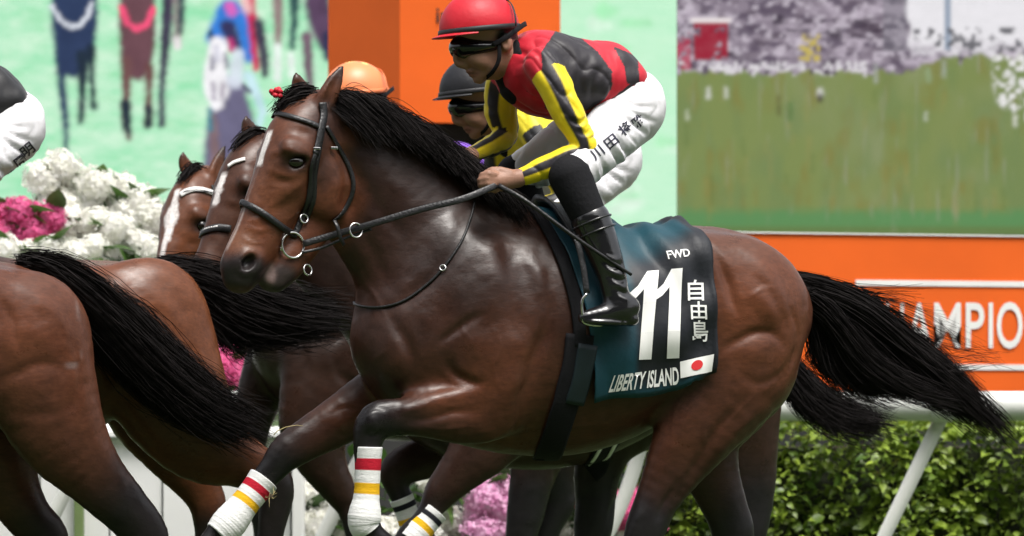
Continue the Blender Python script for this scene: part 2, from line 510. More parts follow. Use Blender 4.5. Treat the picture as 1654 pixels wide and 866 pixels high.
# ------------------------------------------------------------------ the setting: turf, video wall, banner, rail, hedge, flowers
def turf():
    m, nt, b = mat_new('turf_grass')
    tc = N(nt, 'ShaderNodeTexCoord'); n1 = N(nt, 'ShaderNodeTexNoise'); n1.inputs['Scale'].default_value = 3; n1.inputs['Detail'].default_value = 10
    cr = N(nt, 'ShaderNodeValToRGB'); cr.color_ramp.elements[0].color = (.022, .045, .010, 1); cr.color_ramp.elements[1].color = (.06, .10, .022, 1)
    cr.color_ramp.elements[0].position = .3; cr.color_ramp.elements[1].position = .7
    nt.links.new(tc.outputs['Object'], n1.inputs['Vector']); nt.links.new(n1.outputs['Fac'], cr.inputs['Fac']); nt.links.new(cr.outputs['Color'], b.inputs['Base Color'])
    n2 = N(nt, 'ShaderNodeTexNoise'); n2.inputs['Scale'].default_value = 60; n2.inputs['Detail'].default_value = 8
    bp = N(nt, 'ShaderNodeBump'); bp.inputs['Strength'].default_value = .8; bp.inputs['Distance'].default_value = .03
    nt.links.new(tc.outputs['Object'], n2.inputs['Vector']); nt.links.new(n2.outputs['Fac'], bp.inputs['Height']); nt.links.new(bp.outputs[0], b.inputs['Normal'])
    b.inputs['Roughness'].default_value = .9
    g = 40; xs = np.linspace(-1, 1, g + 1); V = []; F = []
    for j in range(g + 1):
        for i in range(g + 1):
            x = math.copysign(abs(xs[i]) ** 2.2, xs[i]) * 600; y = math.copysign(abs(xs[j]) ** 2.2, xs[j]) * 600
            V.append((x, y, 0.0))
    for j in range(g):
        for i in range(g): a = j * (g + 1) + i; F.append((a, a + 1, a + g + 2, a + g + 1))
    tag(mesh_obj('ground', V, F, m), kind='structure')
turf()

def shading_stand():  # unseen stand added behind the camera to cut the low sky light
    root = empty('shading_stand'); tag(root, 'unseen concrete stand with a deep roof, added to shade the horses', 'shading_stand')
    con = simple('stand_concrete', (.16, .155, .15), rough=.8, var=.2, vscale=.6); dark = simple('stand_roof_steel', (.06, .06, .065), rough=.6); seat = simple('stand_seats', (.05, .06, .09), rough=.7, var=.5, vscale=1.5)
    bm = bmesh.new()
    for k in range(16): bm_box(bm, (-75, -34 - 1.4 * (k + 1), 0), (75, -34 - 1.4 * k - .01, 1.6 + .75 * k))
    bm_obj('tiers', bm, con, root)
    for k in range(16):
        bm = bmesh.new(); bm_box(bm, (-74, -34 - 1.4 * k - .9, 1.6 + .75 * k), (74, -34 - 1.4 * k - .45, 2.05 + .75 * k)); bm_obj('seat_row', bm, seat, root)
    bm = bmesh.new(); bm_box(bm, (-76, -58, 0), (76, -56.6, 26)); bm_obj('rear_wall', bm, con, root)
    bm = bmesh.new(); bm_box(bm, (-76, -58.5, 26), (76, -37, 27.2)); bm_obj('roof', bm, dark, root)
    for x in range(-70, 71, 20):
        bm = bmesh.new(); bm_box(bm, (x - .4, -46.4, 8), (x + .4, -45.6, 26)); bm_obj('column', bm, con, root)
shading_stand()

# ---- video wall
def led_mat(name, strength=1.0, rows_per_m=95.0):
    m = bpy.data.materials.new(name); m.use_nodes = True; nt = m.node_tree; nt.nodes.clear()
    a = N(nt, 'ShaderNodeVertexColor'); a.layer_name = 'Col'
    tc = N(nt, 'ShaderNodeTexCoord'); sp = N(nt, 'ShaderNodeSeparateXYZ')
    mu = N(nt, 'ShaderNodeMath', operation='MULTIPLY'); mu.inputs[1].default_value = rows_per_m * 2 * math.pi
    si = N(nt, 'ShaderNodeMath', operation='SINE'); mr = N(nt, 'ShaderNodeMapRange')
    mr.inputs['From Min'].default_value = -1; mr.inputs['To Min'].default_value = .86 * strength; mr.inputs['To Max'].default_value = 1.1 * strength
    em = N(nt, 'ShaderNodeEmission'); out = N(nt, 'ShaderNodeOutputMaterial')
    nt.links.new(tc.outputs['Object'], sp.inputs[0]); nt.links.new(sp.outputs['Z'], mu.inputs[0]); nt.links.new(mu.outputs[0], si.inputs[0])
    nt.links.new(si.outputs[0], mr.inputs['Value']); nt.links.new(a.outputs['Color'], em.inputs['Color']); nt.links.new(mr.outputs[0], em.inputs['Strength'])
    nt.links.new(em.outputs[0], out.inputs['Surface'])
    return m
def srgb(r, g, b):
    c = np.array((r, g, b)) / 255.0
    return np.where(c <= .04045, c / 12.92, ((c + .055) / 1.055) ** 2.4)

def grid_noise(x, y, fx, fy, seed, octv=3):
    return vnoise(np.stack([x * fx, y * fy, np.zeros_like(x)], 1), 1.0, seed, octv)

def screen(label, x0, x1, y0, y1, Y, paint, nx, ny, strength):
    root = empty('video_screen', Matrix.Translation(at((x0 + x1) / 2, y1, Y))); tag(root, label, 'video screen', 'screens of the video wall')
    base = at((x0 + x1) / 2, y1, Y)
    gx, gy = np.meshgrid(np.linspace(x0, x1, nx), np.linspace(y0, y1, ny), indexing='ij')
    px, py = gx.ravel(), gy.ravel()
    s = (CAM_D + Y) / FOC
    V = np.stack([(px - 827) * s - base.x, np.zeros_like(px), CAM_H + (HORIZON - py) * s - base.z], 1)
    idx = np.arange(nx * ny).reshape(nx, ny)
    F = np.stack([idx[:-1, 1:], idx[1:, 1:], idx[1:, :-1], idx[:-1, :-1]], -1).reshape(-1, 4)
    c = paint(px, py).reshape(nx, ny, 3)
    for _ in range(1):          # the soft look of a video picture
        c[1:-1] = (c[:-2] + 2 * c[1:-1] + c[2:]) / 4; c[:, 1:-1] = (c[:, :-2] + 2 * c[:, 1:-1] + c[:, 2:]) / 4
    mesh_obj('display', V, F, led_mat('led_display', strength), root, False, col=c.reshape(-1, 3))
    bm = bmesh.new(); a, b_ = at(x0, y1, Y) - base, at(x1, y0, Y) - base
    bm_box(bm, (a.x, .02, a.z), (b_.x, .34, b_.z)); bm_obj('housing', bm, simple('screen_housing', (.03, .03, .032), rough=.5), root)
    return root

SN_CACHE = {}
def blob_line(c, px, py, pts, col, soft=5.0, alpha=1.0):
    P = np.array([(a, b_, 0) for a, b_, r in pts], float); R = np.array([r for _, _, r in pts], float)
    Q = np.stack([px, py, np.zeros_like(px)], 1)
    lo, hi = P.min(0) - R.max() - 3 * soft, P.max(0) + R.max() + 3 * soft
    sel = np.nonzero((px > lo[0]) & (px < hi[0]) & (py > lo[1]) & (py < hi[1]))[0]
    if not len(sel): return
    sN = SN_CACHE.setdefault(len(px), grid_noise(px, py, 1 / 7, 1 / 7, 77, 2))
    col = np.asarray(col)[None] * (1 + .28 * SN_CACHE.setdefault((len(px), 2), grid_noise(px, py, 1 / 16, 1 / 22, 78, 3))[sel])[:, None]
    if len(P) == 1: d = np.linalg.norm(Q[sel] - P[0], axis=1); r = R[0]
    else:
        d, t = capsule_dist(Q[sel], P); r = np.interp(t, np.linspace(0, 1, len(R)), R)
    soft = soft * 1.5; m = alpha * (1 - sstep(-soft, soft, d - r + 2.5 * sN[sel]))
    c[sel] = c[sel] * (1 - m[:, None]) + np.asarray(col) * m[:, None]

def paint_left(px, py):
    n1 = grid_noise(px, py, 1 / 70, 1 / 26, 1); n2 = grid_noise(px, py, 1 / 18, 1 / 9, 2)
    base, pale, deep = srgb(160, 234, 186), srgb(222, 252, 226), srgb(126, 212, 140)
    k = np.clip(.42 + .7 * n1 + .45 * n2, 0, 1)[:, None]
    c = base * (1 - k) + pale * k
    k2 = np.clip(.55 * grid_noise(px, py, 1 / 40, 1 / 14, 5) - .05, 0, .7)[:, None]; c = c * (1 - k2) + deep * k2
    rt = sstep(640, 900, px)[:, None]; c = c * (1 - .7 * rt) + srgb(206, 250, 216) * .7 * rt
    navy, brown, dk = srgb(52, 66, 98), srgb(112, 78, 86), srgb(40, 52, 66)
    B = lambda pts, col, soft=4.0, a=1.0: blob_line(c, px, py, pts, col, soft, a)
    # dark horse with pale necklace
    B([(120, -40, 36), (120, 30, 38), (120, 80, 32), (117, 104, 22)], navy); B([(98, 90, 10), (101, 150, 6), (106, 200, 5), (107, 250, 3)], navy)
    B([(133, 90, 10), (133, 150, 6), (131, 195, 5)], dk); B([(146, 80, 8), (149, 140, 4), (151, 172, 6)], dk)
    B([(84, 10, 4), (96, 32, 4), (112, 42, 4), (128, 42, 4), (142, 26, 4), (148, 6, 4)], srgb(220, 225, 235), 2.5)
    # brown horse with pink collar
    B([(222, -40, 28), (222, 40, 30), (222, 90, 27), (222, 112, 18)], brown); B([(204, 100, 9), (204, 150, 7), (203, 190, 6), (207, 222, 4)], srgb(120, 84, 84)); B([(203, 168, 8), (205, 205, 7), (207, 214, 5)], dk)
    B([(241, 110, 8), (240, 160, 5), (240, 198, 7)], srgb(110, 74, 74)); B([(240, 176, 5), (240, 200, 7)], dk)
    B([(196, 12, 5), (206, 38, 5), (222, 48, 5), (238, 38, 5), (248, 14, 5)], srgb(250, 90, 130), 2.5)
    B([(272, 0, 10), (268, 60, 9), (262, 130, 5), (261, 200, 6)], srgb(70, 66, 86)); B([(286, -20, 9), (288, 40, 8), (286, 72, 6)], srgb(150, 120, 130), 4, .8); B([(286, 66, 7), (286, 76, 6)], srgb(240, 235, 235), 3)
    B([(294, -20, 6), (292, 50, 4)], srgb(50, 70, 80))
    # white-hooded horse with a blue and pink rider
    B([(372, 150, 26), (374, 220, 42), (372, 290, 46), (372, 380, 48)], srgb(112, 108, 136), 5); B([(344, 190, 5), (350, 280, 10), (352, 360, 12)], srgb(140, 112, 110), 4, .8)
    B([(352, 60, 18), (372, 20, 22), (392, 30, 18), (402, 90, 12)], srgb(60, 130, 220), 5); B([(374, 18, 9), (372, 10, 8)], srgb(230, 110, 200), 4); B([(368, 44, 12), (380, 74, 10)], srgb(60, 60, 100), 4); B([(372, 66, 6), (374, 80, 6)], srgb(190, 60, 120), 3)
    B([(404, 0, 8), (410, 60, 7), (414, 110, 5)], srgb(210, 50, 90), 4); B([(418, 40, 9), (426, 90, 8), (428, 120, 5)], srgb(70, 66, 84), 4); B([(400, 14, 8), (396, 4, 8)], srgb(240, 190, 190), 5)
    B([(340, 50, 3), (344, 66, 5)], srgb(40, 60, 70), 3)
    B([(352, 74, 15), (348, 118, 20), (350, 150, 20), (350, 166, 12)], srgb(248, 246, 250), 4); B([(384, 90, 10), (380, 128, 14)], srgb(225, 232, 245), 5, .9); B([(402, 124, 9), (412, 146, 8), (424, 180, 6), (420, 200, 5)], srgb(205, 235, 248), 4, .9)
    B([(350, 76, 5), (350, 96, 5)], srgb(190, 190, 210), 3, .6); B([(342, 92, 3), (343, 110, 3)], srgb(120, 120, 140), 3, .8); B([(364, 88, 3), (366, 108, 4)], srgb(110, 110, 130), 3, .8); B([(344, 136, 3), (346, 160, 3)], srgb(150, 140, 160), 3, .8); B([(360, 136, 4), (358, 160, 3)], srgb(165, 155, 170), 3, .8)
    B([(394, 138, 3), (404, 148, 3)], srgb(90, 90, 110), 2)
    B([(338, 178, 4), (340, 208, 4)], srgb(60, 130, 150), 3, .8)
    # legs of horses behind
    B([(448, -20, 10), (450, 40, 7), (449, 72, 5)], srgb(150, 110, 120), 4, .9); B([(448, 76, 6), (448, 128, 6)], srgb(240, 250, 244), 4); B([(470, 90, 5), (472, 120, 5)], srgb(240, 250, 244), 4)
    B([(474, -20, 10), (476, 30, 6), (471, 76, 5)], srgb(54, 84, 86), 4); B([(510, -30, 22), (516, 30, 20), (530, 70, 16)], srgb(96, 74, 100), 5); B([(496, 60, 9), (498, 110, 7), (502, 140, 5)], srgb(120, 96, 112), 4)
    B([(528, 60, 8), (530, 90, 8)], srgb(60, 60, 90), 4)
    # pale shapes on the strip beside the orange tower
    for _ in range(26):
        x, y = RNG.uniform(900, 1090), RNG.uniform(-20, 370); B([(x, y, RNG.uniform(4, 16)), (x + RNG.uniform(10, 40), y + RNG.uniform(-4, 4), 6)], srgb(150, 240, 170) if RNG.random() < .5 else srgb(238, 255, 240), 6, .5)
    return c / 1.80

def paint_right(px, py):
    n = lambda fx, fy, s, o=3: grid_noise(px, py, fx, fy, s, o)
    g = srgb(134, 148, 90); c = np.tile(g, (len(px), 1))
    def mixc(col, m):
        m = np.clip(m, 0, 1)[:, None]; c[:] = c * (1 - m) + np.asarray(col) * m
    mixc(srgb(118, 140, 92), .6 * sstep(-.2, .6, n(1 / 30, 1 / 70, 1))); mixc(srgb(150, 158, 118), .8 * sstep(-.1, .7, n(1 / 60, 1 / 90, 2)) * sstep(1150, 1450, px))
    mixc(srgb(140, 132, 70), .6 * sstep(0, .7, n(1 / 22, 1 / 50, 3))); mixc(srgb(96, 150, 96), .85 * sstep(330, 350, py + 6 * n(1 / 12, 1 / 8, 4))); mixc(srgb(110, 130, 78), .8 * sstep(362, 370, py))
    mixc(srgb(160, 164, 140), .5 * sstep(.25, .6, n(1 / 6, 1 / 60, 8)))
    # blocky crowd and buildings
    bx, by = np.floor(px / 5) * 5, np.floor(py / 4) * 4
    q = lambda fx, fy, s: grid_noise(bx, by, fx, fy, s, 2)
    edge = 118 - 26 * sstep(1430, 1560, px) + 10 * q(1 / 14, 1 / 60, 11) + 8 * q(1 / 6, 1 / 400, 12)
    top = 1 - sstep(-2, 2, py - edge)
    crowd = np.tile(srgb(150, 138, 152), (len(px), 1))
    def mc(col, m):
        m = np.clip(m, 0, 1)[:, None]; crowd[:] = crowd * (1 - m) + np.asarray(col) * m
    mc(srgb(196, 184, 198), sstep(-.1, .3, q(1 / 34, 1 / 12, 13)) * .9); mc(srgb(92, 80, 98), sstep(.05, .3, q(1 / 26, 1 / 9, 14)) * .85); mc(srgb(66, 56, 70), sstep(.2, .4, q(1 / 40, 1 / 8, 15)) * .9)
    mc(srgb(70, 58, 72), ((by > 26) & (by < 62) & (bx > 1236) & (bx < 1424)) * sstep(-.1, .2, q(1 / 30, 1 / 8, 27)) * .8)
    mc(srgb(120, 108, 120), sstep(.1, .25, q(1 / 9, 1 / 7, 16)) * .5); mc(srgb(216, 206, 218), sstep(.22, .34, q(1 / 10, 1 / 8, 17)) * .7)
    mc(srgb(250, 248, 252), sstep(1462, 1470, bx + 14 * q(1 / 30, 1 / 30, 18)) * (1 - sstep(60, 100, by + 20 * q(1 / 10, 1 / 10, 19))) * .92)
    mc(srgb(150, 165, 185), ((np.abs(bx - 1528) < 7) & (by < 80)) * .9); mc(srgb(90, 90, 96), sstep(.15, .25, q(1 / 10, 1 / 10, 20)) * (by > 40) * (by < 84) * (bx > 1470) * .9)
    mc(srgb(120, 118, 128), ((bx > 1420) & (bx < 1464) & (by < 84)) * .5)
    mc(srgb(165, 40, 60), ((bx > 1118) & (bx < 1174) & (by > 34) & (by < 96)) * sstep(-.35, -.2, q(1 / 9, 1 / 7, 21)) * .95); mc(srgb(250, 240, 240), ((bx > 1114) & (bx < 1178) & (by > 24) & (by < 36)) * .9)
    mc(srgb(190, 50, 80), ((bx < 1112) & (by > 50) & (by < 110)) * sstep(-.1, .1, q(1 / 7, 1 / 7, 22)) * .8); mc(srgb(210, 190, 90), ((bx > 1286) & (bx < 1322) & (by > 54) & (by < 100)) * sstep(-.1, .1, q(1 / 6, 1 / 6, 23)) * .9)
    mc(srgb(240, 236, 240), ((by > 96) & (bx < 1400)) * sstep(-.1, .15, q(1 / 5, 1 / 9, 24)) * .85); mc(srgb(50, 44, 52), (by > 100) * sstep(.2, .3, q(1 / 5, 1 / 6, 25)) * .8)
    c[:] = c * (1 - top[:, None]) + crowd * top[:, None]
    # pale streaks hanging below the crowd, right-hand bright corner
    m = ((px > 1600) & (py > 90) & (py < 170 + .6 * (px - 1610))) * sstep(-.15, .1, q(1 / 8, 1 / 9, 26)) * sstep(1596, 1612, px + .25 * (130 - py)); mixc(srgb(248, 246, 246), m * .95)
    for x, y, h, w, col in ((1144, 150, 14, 5, (245, 245, 240)), (1173, 150, 14, 5, (245, 245, 240)), (1110, 186, 12, 4, (225, 230, 210)), (1325, 150, 5, 9, (240, 240, 235)), (1325, 158, 5, 8, (70, 60, 60)), (1495, 188, 7, 4, (230, 235, 225)), (1640, 196, 12, 5, (235, 235, 225)), (1415, 118, 26, 5, (180, 185, 180)), (1525, 112, 24, 4, (180, 190, 180)), (1500, 122, 18, 8, (150, 170, 130)), (1275, 180, 24, 9, (90, 130, 80)), (1258, 170, 26, 6, (110, 110, 70))):
        blob_line(c, px, py, [(x, y - h / 2, w / 2), (x, y + h / 2, w / 2)], srgb(*col), 3, .85)
    for _ in range(40):
        x, y = RNG.uniform(1096, 1654), RNG.uniform(140, 340); blob_line(c, px, py, [(x, y, 2), (x + RNG.uniform(-2, 2), y + RNG.uniform(10, 50), 2)], srgb(158, 150, 92) if RNG.random() < .6 else srgb(92, 116, 64), 4, .35)
    return c / 1.80

screen('tall bright video screen showing galloping horses on pale green turf', -140, 1093, -230, 384, 9.0, paint_left, 470, 235, 1.0)
screen('darker video screen showing a crowd above olive green turf', 1093.4, 1900, -230, 379, 9.0, paint_right, 310, 235, .92)

def panel_quad(pts, thick):
    """upright sheet with thickness from a footprint line [(px,Y),(px,Y)] and heights"""
    pass
M_ORANGE = simple('orange_vinyl', (.80, .125, .012), rough=.5, spec=.35, var=.05, vscale=3, bump=.1, bscale=4)
M_WHITE = simple('white_paint', (.80, .80, .79), rough=.45, var=.06, vscale=5)
M_BLACKINK = simple('black_vinyl', (.02, .02, .02), rough=.5)

def letter(name, ch, quad, Yf, mat, parent, off, bold=.0):
    """one flat letter standing on an upright panel; Yf(px) gives the panel depth"""
    bm = text_mesh(ch, bold=bold)
    bl, br, tr, tl = [np.array(q, float) for q in quad]
    for v in bm.verts:
        u, w = v.co.x, v.co.y
        p = (bl * (1 - u) + br * u) * (1 - w) + (tl * (1 - u) + tr * u) * w
        v.co = at(p[0], p[1], Yf(p[0]) - off)
    inv = parent.matrix_world.inverted() if parent else Matrix()
    return bm_obj(name, bm, mat, parent, False)

def tower():
    root = empty('advertising_tower'); tag(root, 'tall orange box sign with two faces in front of the bright screen', 'sign')
    A, B, C = at(530, 200, 7.85), at(646, 200, 7.5), at(905, 200, 7.75)
    D = Vector((C.x, 8.7, 0)); E = Vector((A.x, 8.7, 0))
    z0, z1 = at(700, 199, 7.6).z, at(700, -230, 7.6).z
    for nm, P, Q in (('panel', A, B), ('panel', B, C)):
        bm = bmesh.new(); d = Vector((Q.x - P.x, Q.y - P.y, 0)); n = Vector((d.y, -d.x, 0)).normalized(); t = .03
        vs = [Vector((p.x, p.y, z)) + k * n for k in (0, -t) for p, z in ((P, z0), (Q, z0), (Q, z1), (P, z1))]
        b = [bm.verts.new(v) for v in vs]
        for f in ((0, 1, 2, 3), (7, 6, 5, 4), (0, 4, 5, 1), (1, 5, 6, 2), (2, 6, 7, 3), (3, 7, 4, 0)): bm.faces.new([b[i] for i in f])
        bm_obj(nm, bm, M_ORANGE, root)
    bm = bmesh.new(); bm_box(bm, (A.x + .05, 7.92, 0), (C.x - .05, 8.6, z1)); bm_obj('core', bm, simple('dark_shadow_core', (.03, .03, .03), rough=.6), root)
    bm = bmesh.new(); bm_box(bm, (A.x - .02, 7.88, z0 - .07), (C.x + .02, 7.915, z0)); bm_obj('shadow_strip', bm, M_BLACKINK, root)  # black strip and dark core stand in for the shadow below the panels
    sl = (C.y - B.y) / (C.x - B.x); i0 = B.y - sl * B.x
    Yf = lambda px: i0 + sl * ((px - 827) / FOC * (CAM_D + i0) / (1 - (px - 827) / FOC * sl))
    letter('lettering', 'in', [(705, 37), (726, 37), (726, 13), (705, 13)], Yf, M_BLACKINK, root, .006, .01)
tower()

def banner():
    root = empty('banner'); tag(root, 'long orange banner with white lines and the word champions behind the rail', 'banner')
    XA, XB = at(1180, 0, 6.3), at(1654, 0, 6.7); sl = (6.7 - 6.3) / (XB.x - XA.x); i0 = 6.3 - sl * XA.x
    Yf = lambda px: i0 + sl * ((px - 827) / FOC * (CAM_D + i0) / (1 - (px - 827) / FOC * sl))
    def sheet(name, x0, x1, y0f, y1f, off, mat, th):
        bm = bmesh.new(); vs = []
        for o in (-off, -off + th):
            for x, yf in ((x0, y1f), (x1, y1f), (x1, y0f), (x0, y0f)):
                Y = Yf(x); p = at(x, yf(x), Y); vs.append(bm.verts.new((p.x, Y + o, p.z)))
        for f in ((0, 1, 2, 3), (7, 6, 5, 4), (0, 4, 5, 1), (1, 5, 6, 2), (2, 6, 7, 3), (3, 7, 4, 0)): bm.faces.new([vs[i] for i in f])
        return bm_obj(name, bm, mat, root)
    sheet('panel', 960, 1900, lambda x: 376 + (x - 1180) * .0135, lambda x: 645, 0, M_ORANGE, .06)
    sheet('gap_sheet', 960, 1900, lambda x: 645.5, lambda x: 780, -.02, simple('dark_gap_sheet', (.02, .022, .02), rough=.8), .05)  # added dark sheet, stands in for the dark gap below the rail
    sheet('top_edge', 960, 1900, lambda x: 374 + (x - 1180) * .0135, lambda x: 376.4 + (x - 1180) * .0135, .01, M_WHITE, .05)
    sheet('white_line', 1382, 1900, lambda x: 452 + (x - 1382) * .010, lambda x: 461 + (x - 1382) * .010, .006, M_WHITE, .005)
    sheet('white_line', 1408, 1900, lambda x: 588 + (x - 1408) * .004, lambda x: 597 + (x - 1408) * .004, .006, M_WHITE, .005)
    for ch, a, b in (('C', 1386, 1425), ('H', 1431, 1460), ('A', 1465, 1505), ('M', 1509, 1552), ('P', 1560, 1590), ('I', 1597, 1604), ('O', 1610, 1652), ('N', 1660, 1692), ('S', 1698, 1728)):
        dy = 1.5 if ch in 'COS' else 0
        letter('letter', ch, [(a, 562 + dy), (b, 562 + dy), (b, 489 - dy), (a, 489 - dy)], Yf, M_WHITE, root, .007, .012)

banner()

def rail():
    root = empty('running_rail'); tag(root, 'white plastic running rail on slanted posts in front of the hedge', 'rail')
    Y = 4.3; s = (CAM_D + Y) / FOC; z = CAM_H + (HORIZON - 656) * s; R = 24 * s
    m = simple('white_rail_plastic', (.72, .73, .70), rough=.35, var=.05, vscale=3)
    for i in range(7):
        x0, x1 = -5.1 + i * 1.6, -5.1 + (i + 1) * 1.6 - .006
        V, F = tube([(x, Y, z) for x in np.linspace(x0, x1, 5)], R, 28); mesh_obj('rail_tube', V, F, m, root)
    for px in (-350, 105, 556, 1003, 1463, 1920):
        P = []; W = []
        for t in np.linspace(0, 1, 14):
            py = 676 + t * 290
            x = px + 57 - 140 * t + ((26 * math.sin(t * 2.6) - 14) if px == 1003 else 0)
            p = at(x, py, Y + .05); P.append(p)
            W.append(.064 - .010 * abs(t - .3))
        nn = np.tile((.35, -1, 0), (len(P), 1))
        V, F = ribbon(np.array(P), nn, np.array(W), .03); po = mesh_obj('post', V, F, m, root)
        c0 = at(px + 57, 656, Y); V, F = tube([(c0.x - .045, Y, z), (c0.x + .045, Y, z)], R + .006, 28); mesh_obj('bracket', V, F, m, po)
        for dx in (-.025, .025):
            bm = bmesh.new(); bmesh.ops.create_cone(bm, cap_ends=True, segments=8, radius1=.009, radius2=.007, depth=.012); bmesh.ops.rotate(bm, matrix=Matrix.Rotation(math.pi / 2, 3, 'X'), verts=bm.verts); bmesh.ops.translate(bm, vec=(c0.x + dx, Y - R - .01, z), verts=bm.verts); bm_obj('bolt', bm, M_STEEL, po)
rail()

# ---- leaves
def leaf_mesh(name, mat, ln=.05, wd=.028, fold=.25, curl=.3):
    V = [(0, 0, 0)]; F = []; n = 5
    for i in range(1, n):
        t = i / n; w = wd / 2 * math.sin(math.pi * t ** .8) ; z = -curl * ln * t * t
        V += [(-w, t * ln, z + fold * w), (0, t * ln, z), (w, t * ln, z + fold * w)]
    V.append((0, ln, -curl * ln))
    F += [(0, 2, 1), (0, 3, 2)]
    for i in range(n - 2):
        a = 1 + 3 * i; F += [(a, a + 1, a + 4, a + 3), (a + 1, a + 2, a + 5, a + 4)]
    a = 1 + 3 * (n - 2); e = len(V) - 1; F += [(a, a + 1, e), (a + 1, a + 2, e)]
    me = bpy.data.meshes.new(name); me.from_pydata(V, [], F); me.update(); me.materials.append(mat)
    me.polygons.foreach_set('use_smooth', np.ones(len(F), bool))
    return me, np.array(V), F

def leaf_mat(name, c0, c1, rough=.4):
    m, nt, b = mat_new(name)
    oi = N(nt, 'ShaderNodeObjectInfo'); tc = N(nt, 'ShaderNodeTexCoord'); no = N(nt, 'ShaderNodeTexNoise'); no.inputs['Scale'].default_value = 9; no.inputs['Detail'].default_value = 4
    ad = N(nt, 'ShaderNodeMath', operation='ADD'); ad.use_clamp = False; mu = N(nt, 'ShaderNodeMath', operation='MULTIPLY'); mu.inputs[1].default_value = .5
    cr = N(nt, 'ShaderNodeValToRGB'); cr.color_ramp.elements[0].color = (*c0, 1); cr.color_ramp.elements[1].color = (*c1, 1); cr.color_ramp.elements[0].position = .16; cr.color_ramp.elements[1].position = .72
    nt.links.new(tc.outputs['Object'], no.inputs['Vector']); nt.links.new(oi.outputs['Random'], mu.inputs[0]); nt.links.new(no.outputs['Fac'], ad.inputs[0]); nt.links.new(mu.outputs[0], ad.inputs[1])
    sb = N(nt, 'ShaderNodeMath', operation='SUBTRACT'); sb.inputs[1].default_value = .22; nt.links.new(ad.outputs[0], sb.inputs[0])
    nt.links.new(sb.outputs[0], cr.inputs['Fac']); nt.links.new(cr.outputs['Color'], b.inputs['Base Color'])
    b.inputs['Roughness'].default_value = rough
    tr = N(nt, 'ShaderNodeBsdfTranslucent'); mx = N(nt, 'ShaderNodeMixShader'); mx.inputs[0].default_value = .25
    nt.links.new(cr.outputs['Color'], tr.inputs['Color'])
    out = nt.nodes['Material Output']; nt.links.new(b.outputs[0], mx.inputs[1]); nt.links.new(tr.outputs[0], mx.inputs[2]); nt.links.new(mx.outputs[0], out.inputs['Surface'])
    return m
M_LEAF = leaf_mat('hedge_leaf', (.055, .115, .016), (.38, .50, .06))
M_LEAFD = leaf_mat('dark_leaf', (.022, .055, .013), (.10, .20, .04))

def scatter_mesh(name, base_v, base_f, mats4, mat, parent=None):
    """many transformed copies of a small mesh joined in one (k,4,4)"""
    k = len(mats4); V = np.einsum('kij,vj->kvi', mats4[:, :3, :3], base_v) + mats4[:, None, :3, 3]
    nv = len(base_v); tri = [f if len(f) == 3 else None for f in base_f]
    T = []
    for f in base_f:
        for i in range(1, len(f) - 1): T.append((f[0], f[i], f[i + 1]))
    T = np.array(T); F = (np.arange(k)[:, None, None] * nv + T[None]).reshape(-1, 3)
    return mesh_obj(name, V.reshape(-1, 3), F, mat, parent)

def leaf_xform(p, d, up, s, roll):
    d = Vector(d).normalized(); q = d.to_track_quat('Y', 'Z').to_matrix().to_4x4()
    return Matrix.Translation(p) @ q @ Matrix.Rotation(roll, 4, 'Y') @ Matrix.Diagonal((s, s, s, 1))

def hedge():
    root = empty('hedge'); tag(root, 'clipped green leafy hedge behind the white rail', 'hedge')
    x0, x1, zt, Y = at(1010, 700, 5.2).x, at(1760, 700, 5.2).x, at(1400, 686, 5.2).z, 5.15
    me, bv, bf = leaf_mesh('leaf', M_LEAF, .043, .026)
    bm = bmesh.new(); bm_box(bm, (x0 + .08, Y + .12, 0), (x1 - .05, Y + .8, zt - .1)); bm_obj('branches', bm, simple('dark_twigs', (.022, .028, .011), rough=.9, bump=1, bscale=25), root)
    rg = np.random.default_rng(5); big = []; small = []
    n = 8600
    for i in range(n):
        x = rg.uniform(x0, x1); top = rg.random() < .22
        if top: z = zt + rg.normal(0, .02); y = Y + rg.uniform(-.02, .75)
        else: z = zt - rg.random() ** 1.1 * (zt); y = Y + abs(rg.normal(0, .05)) - .03
        y += .05 * math.sin(x * 9 + z * 5) + .04 * math.sin(x * 23 - z * 17); 
        d = (rg.normal(0, .7), -.55 + rg.normal(0, .45), .25 * rg.normal() + (.7 if top else -.1))
        M = leaf_xform((x, y, z), d, None, rg.choice([.6, .8, 1.0, 1.25, 1.6], p=[.22, .3, .25, .15, .08]) * rg.uniform(.9, 1.1), rg.uniform(-1.2, 1.2))
        (big if (len(big) < 280 and y < Y + .03 and .28 < z and x < 2.3) else small).append(M)
    for M in big:
        o = bpy.data.objects.new('leaf', me); COL.objects.link(o); o.parent = root; o.matrix_local = M @ Matrix.Diagonal((1.15, 1.15, 1.15, 1))
    st = scatter_mesh('foliage', bv, bf, np.array([np.array(M) for M in small]), M_LEAF, root); st['kind'] = 'stuff'
hedge()

